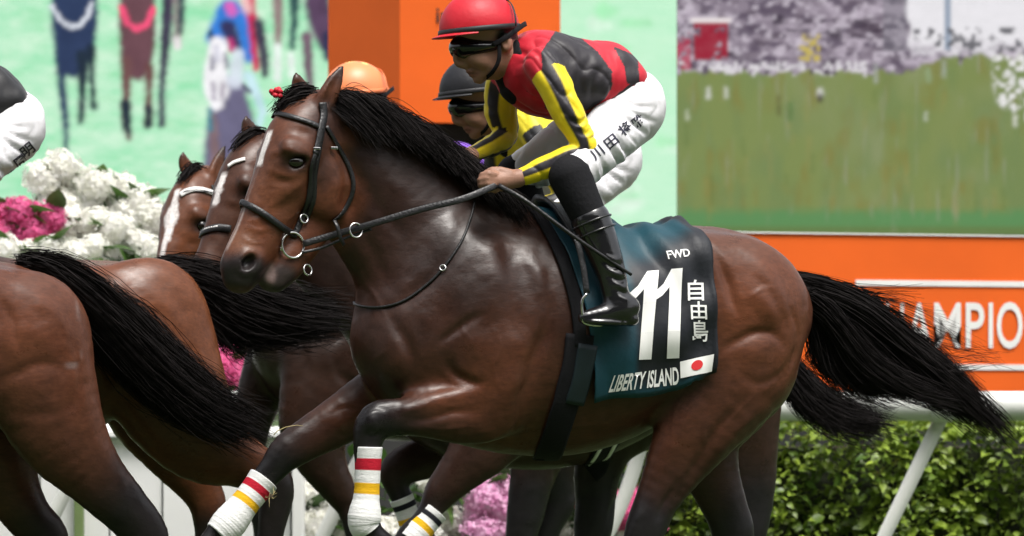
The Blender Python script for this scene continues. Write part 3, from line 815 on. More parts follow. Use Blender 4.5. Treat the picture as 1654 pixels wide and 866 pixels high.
# ---- hydrangeas
def petal_mat(name, c0, c1):
    m, nt, b = mat_new(name)
    oi = N(nt, 'ShaderNodeObjectInfo'); tc = N(nt, 'ShaderNodeTexCoord'); no = N(nt, 'ShaderNodeTexNoise'); no.inputs['Scale'].default_value = 30
    cr = N(nt, 'ShaderNodeValToRGB'); cr.color_ramp.elements[0].color = (*c0, 1); cr.color_ramp.elements[1].color = (*c1, 1); cr.color_ramp.elements[0].position = .35; cr.color_ramp.elements[1].position = .65
    nt.links.new(tc.outputs['Object'], no.inputs['Vector']); nt.links.new(no.outputs['Fac'], cr.inputs['Fac']); nt.links.new(cr.outputs['Color'], b.inputs['Base Color'])
    b.inputs['Roughness'].default_value = .6
    tr = N(nt, 'ShaderNodeBsdfTranslucent'); mx = N(nt, 'ShaderNodeMixShader'); mx.inputs[0].default_value = .3
    nt.links.new(cr.outputs['Color'], tr.inputs['Color'])
    out = nt.nodes['Material Output']; nt.links.new(b.outputs[0], mx.inputs[1]); nt.links.new(tr.outputs[0], mx.inputs[2]); nt.links.new(mx.outputs[0], out.inputs['Surface'])
    return m
PETALS = {'white': petal_mat('white_petal', (.78, .78, .68), (.88, .87, .84)), 'pink': petal_mat('pink_petal', (.60, .05, .20), (.74, .14, .34)), 'lilac': petal_mat('lilac_petal', (.70, .28, .52), (.85, .55, .74))}
def bloom_mesh(colour, seed, R=.082):
    rg = np.random.default_rng(seed); V = []; F = []
    for i in range(70):
        z = 1 - 1.75 * (i + .5) / 70; a = i * 2.39996; r = math.sqrt(max(0, 1 - z * z)); n = Vector((r * math.cos(a), r * math.sin(a), z))
        c = n * R * rg.uniform(.86, 1.06); q = n.to_track_quat('Z', 'Y').to_matrix(); ph = rg.uniform(0, 6); s = .019 * rg.uniform(.8, 1.15)
        tilt = Matrix.Rotation(rg.normal(0, .35), 3, 'X') @ Matrix.Rotation(rg.normal(0, .35), 3, 'Y')
        for k in range(4):
            b = ph + k * math.pi / 2; o = len(V)
            for (rr, da, zz) in ((.05, 0, 0), (.65, -.62, .12), (1.0, -.3, .02), (1.0, .3, .02), (.65, .62, .12)):
                p = Vector((s * rr * math.cos(b + da), s * rr * math.sin(b + da), s * zz)); V.append(tuple(c + q @ (tilt @ p)))
            F += [(o, o + 1, o + 2, o + 3, o + 4)]
    # core so that the head is not hollow
    o = len(V); bm = bmesh.new(); bmesh.ops.create_icosphere(bm, subdivisions=2, radius=R * .84)
    for v in bm.verts: V.append(tuple(v.co))
    for f in bm.faces: F.append(tuple(o + v.index for v in f.verts))
    bm.free()
    me = bpy.data.meshes.new('bloom'); me.from_pydata(V, [], F); me.update(); me.materials.append(PETALS[colour])
    return me
BLOOMS = {c: [bloom_mesh(c, 11 * i + len(c)) for i in range(3)] for c in PETALS}
PLEAF, PLV, PLF = leaf_mesh('leaf', M_LEAFD, .13, .08, .3, .35)
M_STEM = simple('green_stem', (.05, .09, .025), rough=.6)
def hydrangea(colour, label, heads, Y, group, foot):
    """heads: picture points of the blooms; plant stands at foot (px, py)"""
    rg = np.random.default_rng(int(heads[0][0] * 7 + heads[0][1]) % 9999)
    b = at(foot[0], foot[1], Y + .12); root = empty('hydrangea', Matrix.Translation(b)); tag(root, label, 'flowers', group)
    stems = []
    for px, py, s in heads:
        p = at(px, py, Y + rg.uniform(-.06, .06)) - b
        o = bpy.data.objects.new('bloom', BLOOMS[colour][rg.integers(0, 3)]); COL.objects.link(o); o.parent = root
        o.matrix_local = Matrix.Translation(p) @ Matrix.Rotation(rg.uniform(0, 6), 4, 'Z') @ Matrix.Rotation(.5 + rg.normal(0, .2), 4, 'X') @ Matrix.Diagonal((s * 1.15, s * 1.15, s, 1))
        stems.append(tube([(0, 0, 0), (p.x * .6, p.y * .5 + .03, p.z * .5), tuple(p)], .006, 6))
        for k in range(3):
            a = rg.uniform(0, 6.28); d = (math.cos(a), -.35, .8 * math.sin(a))
            l = bpy.data.objects.new('leaf', PLEAF); COL.objects.link(l); l.parent = root
            l.matrix_local = leaf_xform(p + Vector((.03 * math.cos(a), .0, -.02 + .03 * math.sin(a))), d, None, rg.uniform(.8, 1.25), rg.uniform(-.5, .5))
    V, F = merge(stems); mesh_obj('stem', V, F, M_STEM, root)

G1 = 'hydrangeas banked up beside the bright screen'; G2 = 'hydrangeas in the bed below the rail'
def flowers():
    # banked flowers on the left, tier by tier
    W = 'white'; P = 'pink'; L_ = 'lilac'
    hydrangea(W, 'white hydrangea at the top of the flower bank beside the white breeches', [(70, 290, 1), (100, 272, 1), (128, 300, 1), (88, 322, 1)], 5.7, G1, (90, 420))
    hydrangea(W, 'cream white hydrangea below the dark horse on the screen', [(160, 300, 1), (178, 322, 1), (150, 330, .9), (196, 310, .9)], 5.6, G1, (170, 420))
    hydrangea(W, 'white hydrangea sloping down beside the blazed horse', [(224, 330, 1), (248, 352, 1), (206, 345, .9), (262, 384, .9), (236, 372, 1)], 5.5, G1, (235, 430))
    hydrangea(P, 'bright pink hydrangea low on the flower bank at the picture edge', [(30, 345, .9), (62, 358, 1), (48, 378, .9), (12, 352, .9), (-6, 372, .9), (84, 352, .7)], 5.15, G1, (35, 440))
    hydrangea(W, 'white hydrangea between the pink one and the leaves', [(112, 362, 1), (134, 382, .9), (100, 340, .9), (152, 362, .9)], 5.3, G1, (125, 440))
    hydrangea(W, 'white hydrangea with dark leaves above the bay rump', [(186, 372, .9), (206, 392, .9), (176, 398, .8), (228, 400, .9)], 5.2, G1, (195, 440))
    hydrangea(W, 'row of white blooms along the ledge behind the croup', [(10, 405, .8), (48, 408, .7), (84, 406, .8), (150, 404, .8), (262, 410, .7), (120, 410, .8)], 5.0, G1, (90, 450))
    hydrangea(P, 'pink hydrangea seen between the horses above the rail', [(346, 590, 1), (374, 584, 1), (338, 612, .8), (360, 606, .9), (386, 600, .9)], 5.0, G2, (360, 680))
    hydrangea(L_, 'lilac hydrangea above the pink one between the horses', [(358, 552, .9), (380, 556, .8), (340, 556, .8)], 5.2, G2, (360, 660))
    # bed below the rail
    hydrangea(W, 'white hydrangea with big leaves beside the end of the white board', [(500, 800, 1), (530, 826, 1), (508, 846, 1), (556, 812, .9), (500, 772, .8), (552, 852, 1), (580, 830, .9), (600, 860, 1)], 5.1, G2, (530, 905))
    hydrangea(L_, 'lilac hydrangea between the dark legs under the belly', [(790, 806, 1.1), (812, 792, 1), (786, 838, 1.1), (820, 824, 1), (780, 862, 1), (812, 858, 1)], 5.1, G2, (800, 905))
    hydrangea(W, 'white hydrangea seen under the saddle girth', [(842, 770, .9), (930, 835, 1.1), (912, 858, 1.1), (952, 856, 1), (880, 860, 1), (900, 838, 1), (936, 812, .8)], 5.2, G2, (910, 905))
    hydrangea(P, 'deep pink hydrangea beside the thick dark hind leg', [(916, 772, 1), (930, 790, 1), (906, 790, .9), (920, 756, .9), (934, 766, .8)], 5.0, G2, (920, 880))
    hydrangea(P, 'pink hydrangea at the hedge end behind the curved post', [(1030, 816, .9), (1010, 836, .9), (1044, 838, .9), (1004, 812, .7)], 5.0, G2, (1025, 900))
    hydrangea(W, 'white hydrangea at the foot of the curved rail post', [(1000, 852, 1), (986, 832, .8), (1016, 866, .9)], 5.05, G2, (1000, 905))
    hydrangea(W, 'white hydrangea behind the striped bandages', [(660, 850, 1), (640, 866, 1), (690, 862, 1), (725, 842, .9), (700, 780, .8), (712, 770, .8)], 5.15, G2, (670, 905))
flowers()

def planter():
    root = empty('planter_wall'); tag(root, 'white boarded planter wall with mud splashes below the flower bank', 'planter')
    m, nt, b = mat_new('splashed_white_board')
    tc = N(nt, 'ShaderNodeTexCoord'); vo = N(nt, 'ShaderNodeTexVoronoi'); vo.inputs['Scale'].default_value = 16; vo.inputs['Randomness'].default_value = 1
    no = N(nt, 'ShaderNodeTexNoise'); no.inputs['Scale'].default_value = 5; no.inputs['Detail'].default_value = 6
    cr = N(nt, 'ShaderNodeValToRGB'); cr.color_ramp.elements[0].color = (.025, .02, .015, 1); cr.color_ramp.elements[0].position = .06; cr.color_ramp.elements[1].color = (.80, .80, .80, 1); cr.color_ramp.elements[1].position = .09
    mr = N(nt, 'ShaderNodeMapRange'); mr.inputs['From Min'].default_value = .35; mr.inputs['From Max'].default_value = .62; mr.inputs['To Min'].default_value = 1; mr.inputs['To Max'].default_value = 0
    ad = N(nt, 'ShaderNodeMath', operation='ADD')
    nt.links.new(tc.outputs['Object'], vo.inputs['Vector']); nt.links.new(tc.outputs['Object'], no.inputs['Vector']); nt.links.new(no.outputs['Fac'], mr.inputs['Value'])
    mu2 = N(nt, 'ShaderNodeMath', operation='MULTIPLY'); mu2.inputs[1].default_value = .12; nt.links.new(mr.outputs[0], mu2.inputs[0])
    nt.links.new(vo.outputs['Distance'], ad.inputs[0]); nt.links.new(mu2.outputs[0], ad.inputs[1]); nt.links.new(ad.outputs[0], cr.inputs['Fac']); nt.links.new(cr.outputs['Color'], b.inputs['Base Color']); b.inputs['Roughness'].default_value = .5
    zt = at(300, 707, 5.0).z
    xs = [-200, -90, 64, 176, 262, 322, 470]
    for i, px in enumerate(xs[:-1]):
        a, b_ = at(px, 800, 4.85), at(xs[i + 1], 800, 4.85)
        bm = bmesh.new(); bm_box(bm, (a.x + .004, 4.85 + (.02 if i % 2 else 0), 0), (b_.x - .004, 4.93, zt), .004); bm_obj('board', bm, m, root)
    a, b_ = at(472, 800, 4.82), at(490, 800, 4.82); bm = bmesh.new(); bm_box(bm, (a.x, 4.80, 0), (b_.x, 5.1, zt + .01), .006); bm_obj('corner_post', bm, M_WHITE, root)
    a, b_ = at(120, 800, 4.8), at(135, 800, 4.8); bm = bmesh.new(); bm_box(bm, (a.x, 4.78, 0), (b_.x, 4.84, zt + .1), .006); bm_obj('stake', bm, simple('green_stake', (.17, .24, .09), rough=.6, var=.15, vscale=8), root)
    a, b_ = at(-200, 700, 4.8), at(472, 700, 4.8); bm = bmesh.new(); bm_box(bm, (a.x, 4.82, zt + .002), (b_.x, 5.15, zt + .03), .006); bm_obj('capping', bm, M_WHITE, root)
    # stepped bank that carries the pots
    st = empty('flower_stand'); tag(st, 'white stepped stand carrying the banked hydrangeas', 'stand')
    for i, (py, y0, y1, px1) in enumerate(((690, 4.95, 5.35, 470), (455, 5.05, 5.4, 285), (425, 5.42, 6.0, 285))):
        a = at(-200, py, y0); b_ = at(px1, py, y0); bm = bmesh.new(); bm_box(bm, (a.x, y0 + .0, 0.0 if i else .002), (b_.x - .01 * i, y1, a.z), .006); bm_obj('step', bm, M_WHITE, st)
    bd = empty('flower_bed'); tag(bd, 'low dark soil bed under the rail flowers', 'flower bed')
    a = at(492, 900, 4.95); b_ = at(1012, 900, 4.95); bm = bmesh.new(); bm_box(bm, (a.x, 4.98, 0.003), (b_.x, 5.6, a.z), .01); bm_obj('soil', bm, simple('soil', (.03, .022, .015), rough=.95, bump=1, bscale=20), bd)
    bm = bmesh.new(); bm_box(bm, (a.x, 4.93, 0.003), (b_.x, 4.978, a.z + .03), .004); bm_obj('edging', bm, M_WHITE, bd)
    # leaves around the blooms at the hedge end
    rg = np.random.default_rng(3); Ms = []
    for i in range(420):
        px, py = rg.uniform(480, 1080), rg.uniform(730, 900); p = at(px, py, 5.35 + rg.uniform(0, .2)); Ms.append(np.array(leaf_xform(p, (rg.normal(0, 1), -.6, rg.normal(.2, .6)), None, rg.uniform(.5, .95), rg.uniform(-.6, .6))))
    o = scatter_mesh('foliage', PLV, PLF, np.array(Ms), M_LEAFD, bd); o['kind'] = 'stuff'
planter()
# ------------------------------------------------------------------ the racehorse
FM = Frame(0.25, 0.0, 20.0)          # the leading bay with the number cloth

def rows(fr, pts):
    """(px, py, rh_px, rw_m, l) -> local chain rows"""
    out = []
    for px, py, rh, rw, l in pts:
        x, m = fr.scale(px, l)
        X = fr.L(px, py, l)
        out.append((X[0], X[1], X[2], rh * m, rw))
    return out

def el(fr, vol, px, py, rx, rz, ry, l, ang=0, k=0.03, mode='add'):
    x, m = fr.scale(px, l); c = fr.L(px, py, l)
    vol.ell(c, (rx * m, ry, rz * m), ang, k, mode)

TORSO = [(624, 562, 40, .12, 0), (670, 548, 106, .18, 0), (742, 540, 166, .218, 0), (830, 538, 195, .245, 0), (920, 543, 190, .278, 0),
         (1010, 531, 162, .285, 0), (1090, 506, 142, .27, 0), (1165, 498, 126, .25, 0), (1218, 508, 92, .21, 0), (1250, 528, 46, .14, 0)]
NECK = [(532, 234, 78, .072, 0), (565, 265, 98, .075, 0), (614, 308, 113, .084, 0), (684, 392, 132, .112, 0), (748, 476, 152, .165, 0)]
HEAD = [(512, 192, 47, .07, 0), (484, 222, 56, .09, 0), (465, 261, 55, .1, 0), (450, 297, 52, .082, 0), (431, 333, 48, .064, 0),
        (410, 377, 43, .056, 0), (393, 408, 41, .056, 0), (379, 430, 38, .057, 0), (374, 446, 29, .048, 0)]
JAW = [(530, 318, 40, .052, 0), (500, 366, 36, .046, 0), (470, 410, 32, .042, 0), (444, 440, 28, .04, 0), (428, 452, 17, .034, 0)]
NEAR_FORE = [(790, 560, 80, .075, -.15), (788, 640, 66, .07, -.16), (752, 668, 50, .06, -.165), (700, 668, 41, .05, -.165), (650, 673, 31, .04, -.16), (607, 682, 31, .039, -.155),
             (594, 718, 24, .032, -.15), (594, 770, 19, .026, -.15), (592, 815, 20, .028, -.15), (589, 838, 25, .032, -.15), (600, 862, 20, .028, -.15), (622, 880, 19, .028, -.15)]
FAR_FORE = [(690, 590, 80, .075, .14), (640, 632, 62, .07, .15), (590, 655, 47, .058, .15), (530, 690, 38, .046, .15), (468, 727, 31, .042, .15),
            (440, 758, 23, .032, .15), (408, 796, 20, .027, .15), (384, 826, 22, .03, .15), (368, 844, 26, .034, .15), (346, 868, 19, .028, .15), (330, 888, 20, .03, .15)]
NEAR_HIND = [(1196, 500, 112, .10, -.15), (1180, 590, 104, .10, -.16), (1140, 668, 76, .08, -.16), (1098, 738, 54, .058, -.155), (1062, 806, 37, .043, -.15), (1042, 856, 34, .041, -.15),
             (1026, 900, 25, .032, -.15), (1012, 970, 20, .026, -.15), (1002, 1026, 25, .03, -.15), (984, 1052, 21, .028, -.15), (968, 1072, 24, .034, -.15)]
FAR_HIND = [(1210, 520, 100, .10, .15), (1180, 610, 92, .09, .15), (1140, 690, 66, .07, .15), (1146, 752, 50, .055, .15), (1172, 822, 38, .044, .15), (1184, 864, 36, .042, .15),
            (1176, 906, 26, .032, .15), (1158, 975, 20, .026, .15), (1146, 1028, 25, .03, .15), (1126, 1052, 21, .028, .15), (1112, 1070, 24, .034, .15)]
BODY_T = {k: rows(FM, v) for k, v in dict(torso=TORSO, neck=NECK, head=HEAD, jaw=JAW, nf=NEAR_FORE, ff=FAR_FORE, nh=NEAR_HIND, fh=FAR_HIND).items()}

def horse_volume(h, legs=None, detail=True, head=True, xmin=None, xmax=None):
    """signed distance body of a racehorse in local coordinates of FM (all horses share the build, not the pose)"""
    T = dict(BODY_T)
    if legs: T.update(legs)
    allr = np.vstack([np.array(T[k])[:, :3] for k in T])
    lo, hi = allr.min(0) - .12, allr.max(0) + .12
    hi[2] = max(hi[2], 1.98); lo[1], hi[1] = -.36, .36
    if xmin is not None: lo[0] = xmin
    if xmax is not None: hi[0] = xmax
    lo[2] = max(lo[2], -0.02)
    v = Vol(lo, hi, h)
    v.chain(T['torso'], 0.0, 5)
    f = FM
    # hindquarters, shoulders, breast
    for s in (-1, 1):
        el(f, v, 1165, 480, 100, 88, .12, s * .12, -20, .05)           # gluteal mass
        el(f, v, 1226, 560, 62, 105, .10, s * .115, 8, .05)            # buttock
        el(f, v, 1115, 420, 70, 40, .09, s * .15, -12, .07)            # point of hip
        el(f, v, 770, 500, 62, 140, .10, s * .10, 20, .09)             # shoulder blade
        el(f, v, 800, 600, 74, 92, .09, s * .15, 10, .06)              # upper arm
        el(f, v, 662, 585, 52, 64, .082, s * .085, 30, .05)            # breast
    v.chain(T['neck'], 0.07, 5)
    el(f, v, 800, 376, 90, 44, .065, 0, -16, .07)                      # withers
    v.chain(T['nh'], 0.05, 4); v.chain(T['fh'], 0.05, 4)
    v.chain(T['nf'], 0.045, 4); v.chain(T['ff'], 0.045, 4)
    if detail:
        v.chain(rows(f, [(784, 640, 14, .024, -.2), (720, 646, 12, .018, -.2), (656, 662, 7, .012, -.19)]), .02, 3)
        v.chain(rows(f, [(788, 690, 18, .026, -.18), (730, 684, 13, .02, -.19), (660, 690, 7, .012, -.18)]), .02, 3)
        el(f, v, 604, 680, 16, 20, .012, -.184, 0, .016)                # knee bones
    if head:
        v.chain(T['head'], 0.035, 5)
        for s in (-1, 1):
            el(f, v, 520, 296, 52, 60, .034, s * .052, 24, .025)         # cheek plate
            el(f, v, 464, 246, 30, 16, .026, s * .08, -30, .035)         # brow over the eye
            el(f, v, 462, 263, 18, 10, .02, s * .1, 16, .010, 'sub')   # eye socket
        v.chain(T['jaw'], 0.022, 4)
        for s in (-1, 1):
            el(f, v, 386, 424, 24, 20, .024, s * .04, 40, .02)           # nostril rim
            el(f, v, 382, 425, 15, 10, .028, s * .062, 50, .01, 'sub')   # nostril
        el(f, v, 372, 456, 22, 12, .034, 0, -10, .02)                    # upper lip
        el(f, v, 428, 458, 20, 11, .03, 0, -18, .02)                     # chin
        # mouth slit
        for s in (-1, 1):
            v.chain(rows(f, [(398, 468, 5, .03, s * .052), (420, 438, 4, .016, s * .052), (450, 404, 3, .008, s * .05)]), .012, 3, 'sub')
        # ears
        for s, pts in ((-1, [(512, 178, 17, .016, -.05), (522, 158, 19, .02, -.058), (536, 132, 14, .016, -.062), (551, 106, 3, .004, -.06)]),
                       (1, [(500, 162, 15, .018, .05), (492, 150, 16, .02, .058), (486, 136, 12, .016, .062), (482, 120, 3, .004, .06)])):
            v.chain(rows(f, pts), .012, 4)
        v.chain(rows(f, [(520, 164, 8, .012, -.078), (530, 140, 7, .01, -.08), (544, 118, 3, .005, -.076)]), .008, 4, 'sub')
        v.chain(rows(f, [(492, 152, 7, .014, .036), (486, 136, 5, .01, .044)]), .008, 4, 'sub')
        # throat
        v.chain(rows(f, [(560, 330, 14, .012, -.075), (566, 290, 12, .012, -.085), (556, 250, 10, .01, -.085)]), .03, 3, 'sub')
    return v

def vnormals(V, F):
    a, b, c, d = (V[F[:, i]] for i in range(4))
    fn = np.cross(c - a, d - b)
    n = np.zeros_like(V)
    for i in range(4):
        for j in range(3):
            n[:, j] += np.bincount(F[:, i], fn[:, j], len(V))
    return n / (np.linalg.norm(n, axis=1)[:, None] + 1e-12)

def sculpt(fr, V, F, items, l=-.2, smin=.12, seed=21, warp=.009, rip=0.0):
    """relief carved along picture polylines on the sides of a body: (points, amount m, width px, l)"""
    n = vnormals(V, F)
    side = sstep(smin, .5, np.abs(n[:, 1]))
    h = np.zeros(len(V))
    X2 = V.copy(); X2[:, 1] = 0
    X2[:, 0] += warp * vnoise(V, 9.0, seed, 2); X2[:, 2] += warp * vnoise(V, 9.0, seed + 1, 2)
    amp_n = 0.8 + .7 * vnoise(V, 7.0, seed + 2, 2)
    for pts, amt, wid in items:
        Q = catmull(np.array(pts, float), 5) if len(pts) > 2 else np.array(pts, float)
        P = np.array([fr.L(p[0], p[1], l) for p in Q]); P[:, 1] = 0
        m = fr.scale(Q[0][0], l)[1]
        lo, hi = P.min(0) - 3 * wid * m, P.max(0) + 3 * wid * m
        sel = np.nonzero((X2[:, 0] > lo[0]) & (X2[:, 0] < hi[0]) & (X2[:, 2] > lo[2]) & (X2[:, 2] < hi[2]) & (side > 0))[0]
        if not len(sel): continue
        d, t = capsule_dist(X2[sel], P)
        fade = np.clip(np.sin(math.pi * (0.03 + 0.94 * t)), 0, 1) ** .8
        h[sel] += amt * amp_n[sel] * np.exp(-(d / (wid * m)) ** 2) * fade
    h = h * side + rip * (.0016 * vnoise(V, 13.0, seed + 5, 2) + .0011 * vnoise(V, 34.0, seed + 6, 2))
    return V + n * h[:, None]

MUSCLES = [
    # hindquarters: creases negative, ridges positive
    ([(1130, 380), (1140, 400), (1152, 426), (1163, 456), (1170, 486), (1181, 512)], -.010, 8),
    ([(1190, 400), (1222, 432), (1246, 470), (1262, 515)], .010, 16),
    ([(1150, 572), (1176, 552), (1204, 538), (1232, 540), (1258, 556)], -.010, 8),
    ([(1180, 604), (1206, 618), (1236, 614), (1262, 596), (1280, 566)], -.008, 8),
    ([(1176, 586), (1206, 572), (1240, 572)], .010, 22),
    ([(1206, 470), (1226, 500), (1240, 528)], .009, 18),
    ([(1262, 488), (1280, 530), (1281, 566), (1268, 604), (1230, 640)], -.005, 6),
    ([(1186, 486), (1212, 472), (1246, 468)], .002, 4),
    ([(1150, 560), (1128, 620), (1100, 690), (1078, 740)], .009, 18),
    ([(1190, 640), (1150, 700), (1118, 760), (1084, 820)], -.008, 9),
    ([(1230, 650), (1180, 700), (1140, 760)], .006, 12),
    ([(1098, 770), (1078, 810), (1062, 850)], -.007, 6), ([(1052, 800), (1034, 840), (1026, 870)], .004, 7), ([(1170, 760), (1180, 810), (1196, 850)], -.006, 7),
    ([(1092, 470), (1100, 540), (1096, 610)], -.010, 22),
    # shoulder and upper arm
    ([(795, 380), (800, 420), (790, 480), (770, 530)], .010, 24),
    ([(705, 556), (726, 538), (752, 518), (778, 505)], -.009, 8),
    ([(722, 580), (730, 600), (748, 612), (772, 622)], -.016, 8),
    ([(745, 560), (790, 560), (826, 540)], .010, 26),
    ([(884, 450), (872, 520), (858, 570), (842, 630), (832, 690)], -.014, 11),
    ([(850, 470), (842, 540), (824, 610), (815, 680)], .010, 18),
    ([(846, 400), (862, 440), (866, 480)], .006, 14),
    ([(640, 500), (660, 550), (668, 600), (660, 640)], -.010, 10),
    ([(690, 500), (700, 560), (694, 600)], .009, 20),
    ([(765, 340), (748, 390), (716, 434), (672, 478), (630, 500)], -.008, 12),
    # neck
    ([(580, 330), (610, 400), (640, 460)], .006, 16),
    ([(572, 300), (600, 360), (632, 430), (650, 480)], -.008, 12),
    ([(600, 240), (660, 300), (720, 360)], .008, 24),
    ([(566, 230), (620, 320), (680, 400)], -.006, 12),
    # barrel
    ([(905, 600), (915, 650), (915, 690)], -.003, 7), ([(935, 600), (947, 650), (946, 690)], -.003, 7), ([(965, 600), (978, 645), (976, 685)], -.003, 7),
    ([(1000, 600), (1012, 640), (1008, 670)], -.003, 7), ([(860, 730), (960, 716), (1040, 690)], .005, 14),
    # forearm
    ([(776, 668), (720, 668), (664, 680)], -.006, 6),
    ([(700, 640), (760, 632)], .004, 10),
    # head
    ([(446, 326), (470, 306), (492, 290)], .007, 9), ([(440, 344), (470, 330), (494, 316)], -.005, 9),
    ([(508, 232), (503, 262), (503, 296), (512, 330)], -.006, 8), ([(470, 286), (456, 292), (444, 284)], -.004, 8),
    ([(436, 300), (428, 330), (414, 352)], -.004, 9), ([(404, 366), (424, 372), (440, 362)], .0025, 3), ([(392, 380), (412, 392), (432, 388)], .002, 3),
    # veins and skin wrinkles
    ([(806, 640), (790, 600), (800, 560), (780, 520)], .0025, 2.6), ([(760, 560), (740, 530), (744, 490)], .002, 2.6), ([(830, 700), (880, 706), (930, 690), (990, 684)], .0028, 3),
    ([(1130, 560), (1120, 610), (1090, 660), (1084, 720)], .0028, 2.8), ([(1150, 640), (1130, 690), (1136, 730)], .0022, 2.6), ([(1206, 640), (1176, 672), (1160, 700)], .0022, 2.6),
    ([(770, 650), (730, 656), (690, 650), (650, 668)], .0022, 2.4), ([(760, 690), (720, 694), (680, 688)], .002, 2.4), ([(640, 560), (620, 580), (626, 610)], .002, 3),
    ([(600, 420), (622, 466), (640, 520)], .0022, 3), ([(480, 300), (462, 322), (440, 332), (424, 350), (408, 356)], .0022, 2.2), ([(500, 330), (478, 350), (460, 352)], .002, 2.2), ([(452, 300), (440, 318), (444, 334)], .0016, 2),
    ([(586, 668), (604, 660), (628, 664)], -.004, 4), ([(590, 700), (606, 704), (620, 698)], -.004, 4), ([(600, 672), (600, 694)], .004, 6),
    ([(820, 720), (835, 690), (838, 650)], -.004, 4), ([(868, 730), (880, 690)], -.003, 4), ([(1060, 640), (1080, 600), (1084, 560)], -.005, 6), ([(1044, 690), (1070, 660), (1090, 640)], -.004, 5),
    ([(440, 250), (455, 240), (474, 243), (486, 256)], .006, 6), ([(440, 268), (452, 280), (470, 283), (484, 274)], .004, 5),
    ([(535, 250), (548, 280), (548, 312), (530, 340)], .005, 16), ([(500, 205), (488, 228)], -.006, 12),
]

def hooves(root, T):
    for k in ('nf', 'ff', 'nh', 'fh'):
        R = np.array(T[k]); p = R[-1, :3]; d = R[-1, :3] - R[-2, :3]; d /= np.linalg.norm(d); r = R[-1, 4]
        d = d + np.array((0, 0, -.6)); d /= np.linalg.norm(d)
        V, F = tube([p - d * .01, p + d * .02, p + d * .055, p + d * .07], [r * .95, r * 1.12, r * 1.4, r * 1.45], 18)
        V = np.array(V); V[:, 2] = np.maximum(V[:, 2], .004 - root.location.z)
        mesh_obj('hoof', V, F, M_HOOF, root)
M_HOOF = simple('dark_hoof', (.018, .015, .013), rough=.5, bump=.3, bscale=40)

BROWN = dict(
    base=np.array((0.052, 0.022, 0.0135)), red=np.array((0.125, 0.043, 0.020)), dark=np.array((0.015, 0.0105, 0.010)), black=np.array((0.009, 0.008, 0.009)))

def paint_coat(V, T, pal, reddish=0.5, face=None, legs_black=6):
    base, red, dark, black = pal['base'], pal['red'], pal['dark'], pal['black']
    n = vnoise(V, 3.0, 3); n2 = vnoise(V, 9.0, 5)
    c = np.tile(base, (len(V), 1))
    w = np.clip(reddish + 0.35 * n + 0.15 * n2, 0, 1)
    c = c + (red - base) * w[:, None]
    def mix(col, m):
        m = np.clip(m, 0, 1)[:, None]; c[:] = c * (1 - m) + np.asarray(col) * m
    # darker shoulder, neck and saddle area: dark bay dapple
    for pts, r0, r1, a in ((np.array(T['neck'])[:, :3], .05, .36, .72),):
        d, _ = capsule_dist(V, pts); mix(dark, (1 - sstep(r0, r1, d)) * a * (0.8 + .4 * n))
    # legs darken to black points from above the knee and hock
    if legs_black:
        for key, i0 in (('nf', 5), ('ff', 5), ('nh', legs_black), ('fh', legs_black)):
            R = np.array(T[key]); P = R[:, :3]
            d, _ = capsule_dist(V, P[i0:]); r = R[i0:, 3].max()
            mix(black, (1 - sstep(r * .8, r * 3.6, d + 0.03 * n2)) ** 1.3 * .97)
    return c, mix, n, n2
# ------------------------------------------------------------------ draping on a built surface
class Skin:
    """ray casting on a mesh given in local coordinates of a frame"""
    def __init__(self, fr, V, F):
        self.fr = fr
        self.V = np.asarray(V, float)
        self.bvh = BVHTree.FromPolygons([tuple(map(float, v)) for v in V], [tuple(map(int, q)) for q in F])
    def pix(self, px, py):
        o, d = self.fr.ray(px, py)
        h = self.bvh.ray_cast(o, d)
        if h[0] is None:
            q = self.bvh.find_nearest(o + d * 13.9)
            # march along the ray to the point closest to the surface
            best = None
            for t in np.linspace(12.6, 15.6, 61):
                p = o + d * float(t); r = self.bvh.find_nearest(p)
                if r[0] is not None and (best is None or r[3] < best[3]): best = r
            return np.array(best[0]), np.array(best[1])
        nn = h[1]
        if nn.dot(d) > 0: nn = -nn
        return np.array(h[0]), np.array(nn)
    def cast(self, o, d):
        h = self.bvh.ray_cast(Vector(o), Vector(d).normalized())
        if h[0] is None: return None
        nn = h[1]
        if nn.dot(Vector(d)) > 0: nn = -nn
        return np.array(h[0]), np.array(nn)
    def strap(self, pts, width, thick=0.004, off=0.003, n=6, sm=2):
        """flat strap lying on the surface along picture points"""
        Q = catmull(np.array(pts, float), n)
        P, Nn = [], []
        for px, py in Q:
            p, nn = self.pix(px, py); P.append(p); Nn.append(nn)
        P, Nn = np.array(P), np.array(Nn)
        for _ in range(sm):
            P[1:-1] = (P[:-2] + 2 * P[1:-1] + P[2:]) / 4; Nn[1:-1] = (Nn[:-2] + 2 * Nn[1:-1] + Nn[2:]) / 4
        Nn /= np.linalg.norm(Nn, axis=1)[:, None]
        return ribbon(P + Nn * (off + thick / 2), Nn, width, thick)
    def cord(self, pts, r, off=0.0, n=6, sides=6):
        Q = catmull(np.array(pts, float), n)
        P = []
        for px, py in Q:
            p, nn = self.pix(px, py); P.append(p + nn * (r + off))
        P = np.array(P)
        for _ in range(2): P[1:-1] = (P[:-2] + 2 * P[1:-1] + P[2:]) / 4
        return tube(P, r, sides)

def project(fr, V):
    """local vertices to picture coordinates"""
    M = np.array(fr.M)
    W = np.asarray(V) @ M[:3, :3].T + M[:3, 3]
    s = FOC / (CAM_D + W[:, 1])
    return 827 + W[:, 0] * s, HORIZON - (W[:, 2] - CAM_H) * s

